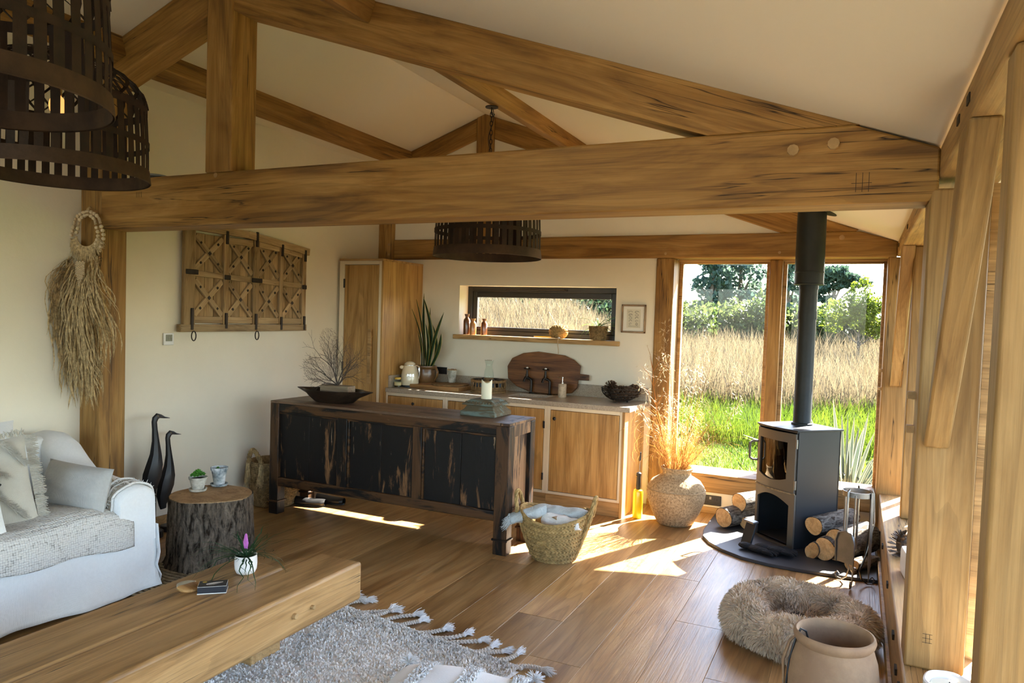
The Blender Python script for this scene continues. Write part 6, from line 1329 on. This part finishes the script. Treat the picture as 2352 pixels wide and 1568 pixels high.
def sp(n):
    y = 10.6 + 3.4 * np.random.rand(n); x = -.12 * y + (np.random.rand(n) - .5) * 4.6; return np.stack([x, y], 1)
blades('green_tufts', 14000, sp, lambda q: .18 + .25 * np.random.rand(len(q)), .006, 'lawn green', .6, label='longer green grass tufts at the edge of the lawn', cat='grass')
def crown(name, n, blobs, size, mat, parent):
    """leaf quads scattered in the shells of blobs (x, y, z, rx, ry, rz)"""
    vs = []; tot = sum(b[3] * b[5] for b in blobs)
    for b in blobs:
        k = int(n * b[3] * b[5] / tot); d = np.random.randn(k, 3); d /= np.linalg.norm(d, axis=1)[:, None]; r = .55 + .5 * np.random.rand(k) ** .6
        r *= 1 + .25 * np.sin(5 * d[:, 0] + b[0]) * np.sin(6 * d[:, 2] + b[1])
        p = np.array(b[:3]) + d * r[:, None] * np.array(b[3:6]); a = np.random.randn(k, 3); a /= np.linalg.norm(a, axis=1)[:, None]; c = np.cross(a, np.random.randn(k, 3)); c /= np.linalg.norm(c, axis=1)[:, None]; s = size * (.6 + .8 * np.random.rand(k))[:, None]
        vs.append(np.stack([p - a * s, p - c * s * .55, p + a * s, p + c * s * .55], 1))
    v = np.concatenate(vs).reshape(-1, 3); l = np.array(parent.location); v = v - l
    o = raw(name, v, np.arange(len(v)).reshape(-1, 4), mat, parent); o['kind'] = 'stuff'; return o
def bush(label, x, y, w_, h_, mat, n, size, cat='bush', name='hedge_bush', nb=5, group='bushes along the hedge'):
    t = thing(name, label, cat, (x, y, gzz(x, y)), 0, group); z = gzz(x, y); bl = []
    for k in range(nb): f = k / max(1, nb - 1) - .5; bl.append((x + f * w_ * .7 + U(-.1, .1) * w_, y + U(-.2, .2) * w_, z + h_ * U(.4, .58), w_ * U(.25, .36), w_ * .28, h_ * U(.38, .5)))
    crown('foliage', n, bl, size, mat, t)
    mb = MB()
    for k in range(4): mb.tube([(U(-.1, .1) * w_, 0, -.1), (U(-.25, .25) * w_, 0, h_ * .55)], [.05, .02], 6)
    mb.build('stems', 'bark', t); return t
def at_(px, Y): # x at distance Y for a column of the photo (only used while laying out the garden beds)
    return px * Y
def tree(name, label, x, y, H, bl, mat, n, size, trunk=.18, lean=0, branches=6, group='trees beyond the hedge'):
    z = gzz(x, y); t = thing(name, label, 'tree', (x, y, z), 0, group); crown('foliage', n, [(x + b[0], y + b[1], z + b[2], *b[3:]) for b in bl], size, mat, t)
    mb = MB().tube([(0, 0, -.2), (lean * .3, 0, H * .35), (lean, 0, H * .8)], [trunk, trunk * .75, trunk * .25], 8)
    g = random.Random(int(H * 100 + x * 10))
    for b in bl[:branches]: mb.tube([(lean * .3, 0, min(b[2] * .6, H * .5)), (b[0] * .6, b[1] * .6, b[2] * .85), (b[0], b[1], b[2])], [trunk * .45, trunk * .3, trunk * .1], 6)
    mb.build('trunk', 'bark', t); return t
# hedge line about 30 m out; directions are x/y slopes seen from the room
for i, (s, Y, w_, h_, m_, lab) in enumerate(((-.245, 26, 3.0, 2.5, 'hedge leaf', 'leafy bush at the left edge of the big window view'), (-.205, 27, 3.4, 1.9, 'hedge leaf', 'broad yellow green bush behind the meadow, left pane'), (-.160, 28, 3.6, 2.2, 'hedge leaf', 'rounded bush in the hedge, middle of left pane'), (-.120, 27, 2.8, 2.1, 'hedge leaf', 'hedge bush left of the oak mullion'), (-.085, 27, 2.6, 2.6, 'hedge leaf', 'taller hedge bush just right of the mullion'), (-.045, 26, 2.6, 2.0, 'hedge leaf', 'hedge bush behind the stove flue'), (-.010, 27, 2.8, 1.7, 'dark shrub', 'dark hedge bush behind the young tree'), (.03, 26, 2.8, 1.9, 'hedge leaf', 'hedge bush at the right edge of the right pane'))):
    bush(lab, s * Y, Y, w_, h_ * .78, m_, 5200, .085)
for i, (s, Y, w_, h_, lab) in enumerate(((-.56, 25, 4, 1.8, 'dark bush seen through the left of the kitchen window'), (-.48, 26, 4.5, 2.2, 'dark bush seen through the middle of the kitchen window'), (-.41, 25, 4.0, 2.6, 'dark bush seen through the right of the kitchen window'), (-.34, 26, 3.4, 2.4, 'dark bush behind the wall between the windows'))): bush(lab, s * Y, Y, w_, h_, 'dark shrub', 4200, .11)
def layered(H, w_, n, seed, z0=.2):
    g = random.Random(seed); out = []
    for k in range(n): f = (k + .5) / n; R_ = w_ * (1 - .82 * f ** 1.2); a = k * 2.4; out.append((R_ * .55 * cos(a), R_ * .4 * sin(a), H * (z0 + (1.02 - z0) * f), max(.35, R_ * g.uniform(.42, .6)), max(.3, R_ * .45), H * .085 * g.uniform(.8, 1.3)))
    return out
tree('conifer', 'tall blue green tree left of the oak mullion, through the window', -.178 * 42, 42, 7.2, layered(7.2, 1.5, 13, 1, .12), 'tree leaf', 3000, .15)
tree('conifer', 'airy tall tree beside the blue green one, close to the mullion', -.142 * 44, 44, 7.8, layered(7.8, 2.2, 13, 2, .12), 'tree leaf', 3600, .15)
tree('conifer', 'slimmer tree seen just right of the oak mullion', -.083 * 42, 42, 4.6, layered(4.6, 1.4, 9, 3, .15), 'tree leaf', 2000, .14)
tree('pine_tree', 'dark flat topped pine tree right of the flue', -.030 * 60, 60, 5.6, [(0, 0, 5.1, 1.0, .9, .45), (-.8, 0, 4.6, .8, .7, .3), (.8, 0, 4.7, .9, .7, .3), (-1.0, 0, 3.8, .9, .7, .28), (.2, 0, 4.1, .8, .7, .25), (-.6, 0, 3.1, .7, .6, .25), (1.6, 0, 4.3, .8, .6, .28)], 'pine leaf', 4500, .16, .22, 0, 7)
tree('young_tree', 'young bright green tree with pale trunk in the meadow', .0 * 21, 21, 2.3, [(0, 0, 2.05, .30, .3, .42), (-.42, 0, 1.62, .42, .35, .36), (.42, 0, 1.55, .42, .4, .40), (.05, -.1, 1.55, .40, .4, .40), (-.62, 0, 1.28, .30, .3, .24), (.60, 0, 1.18, .34, .3, .26), (.1, 0, 1.8, .5, .4, .3), (.3, 0, 1.2, .4, .3, .2)], 'young leaf', 5200, .042, .042, .06, 8, group=None)
t = thing('garden_stake', 'thin dark sapling stem outside the kitchen window', 'stake', (-.535 * 11, 11, gzz(-.535 * 11, 11))); MB().tube([(0, 0, 0), (.01, 0, .8), (-.01, 0, 2.2)], [.022, .02, .014], 8).tube([(0, 0, 1.5), (.12, 0, 1.9)], [.010, .004], 6).build('stem', 'twig', t)
# variegated flax by the window
def flax(label, x, y, n, H, seed):
    g = random.Random(seed); t = thing('flax_plant', label, 'plant', (x, y, -.22), 0, 'striped flax plants outside the window')
    for k in range(n):
        a = g.uniform(0, 6.28); L = H * g.uniform(.6, 1.1); ln0 = g.uniform(.1, .85); d = V((cos(a), sin(a), 0)); cv = g.uniform(0, .5) * ln0; pts = [d * (.05 + L * ln0 * f ** 1.2) + V((0, 0, L * f * (1 - .45 * ln0) - L * cv * f ** 3)) for f in [i / 8 for i in range(9)]]
        w_ = .055 * g.uniform(.7, 1.2); ww = [w_ * (.5 + .9 * f - 1.38 * f ** 3) + .002 for f in [i / 8 for i in range(9)]]; sd = V((-d.y, d.x, g.uniform(-.5, .5))).normalized()
        b = MB().strip(pts, [q * .68 for q in ww], side=sd).build('leaf', 'flax leaf', t, smooth=0); e = MB()
        for s_ in (1, -1): e.strip([p + sd * (s_ * q * .42) for p, q in zip(pts, ww)], [q * .16 for q in ww], side=sd)
        e.build('leaf_margin', 'flax edge', b, smooth=0)
flax('large striped flax plant outside the window behind the stove', -.03, 7.75, 46, 1.25, 1)
flax('smaller striped flax plant low outside the right pane', .30, 7.35, 30, .75, 2)
def tuft_xy(n):
    c = np.array([[-.75, 7.6], [.05, 7.5], [-.6, 7.75], [.14, 7.5], [.0, 7.7]]); k = np.random.randint(0, 5, n); return c[k] + np.random.randn(n, 2) * .12
blades('feather_grass', 3600, tuft_xy, lambda q: .22 + .16 * np.random.rand(len(q)), .0026, 'dry seed', 1.1, label='pale feathery ornamental grass just outside the window', cat='grass')
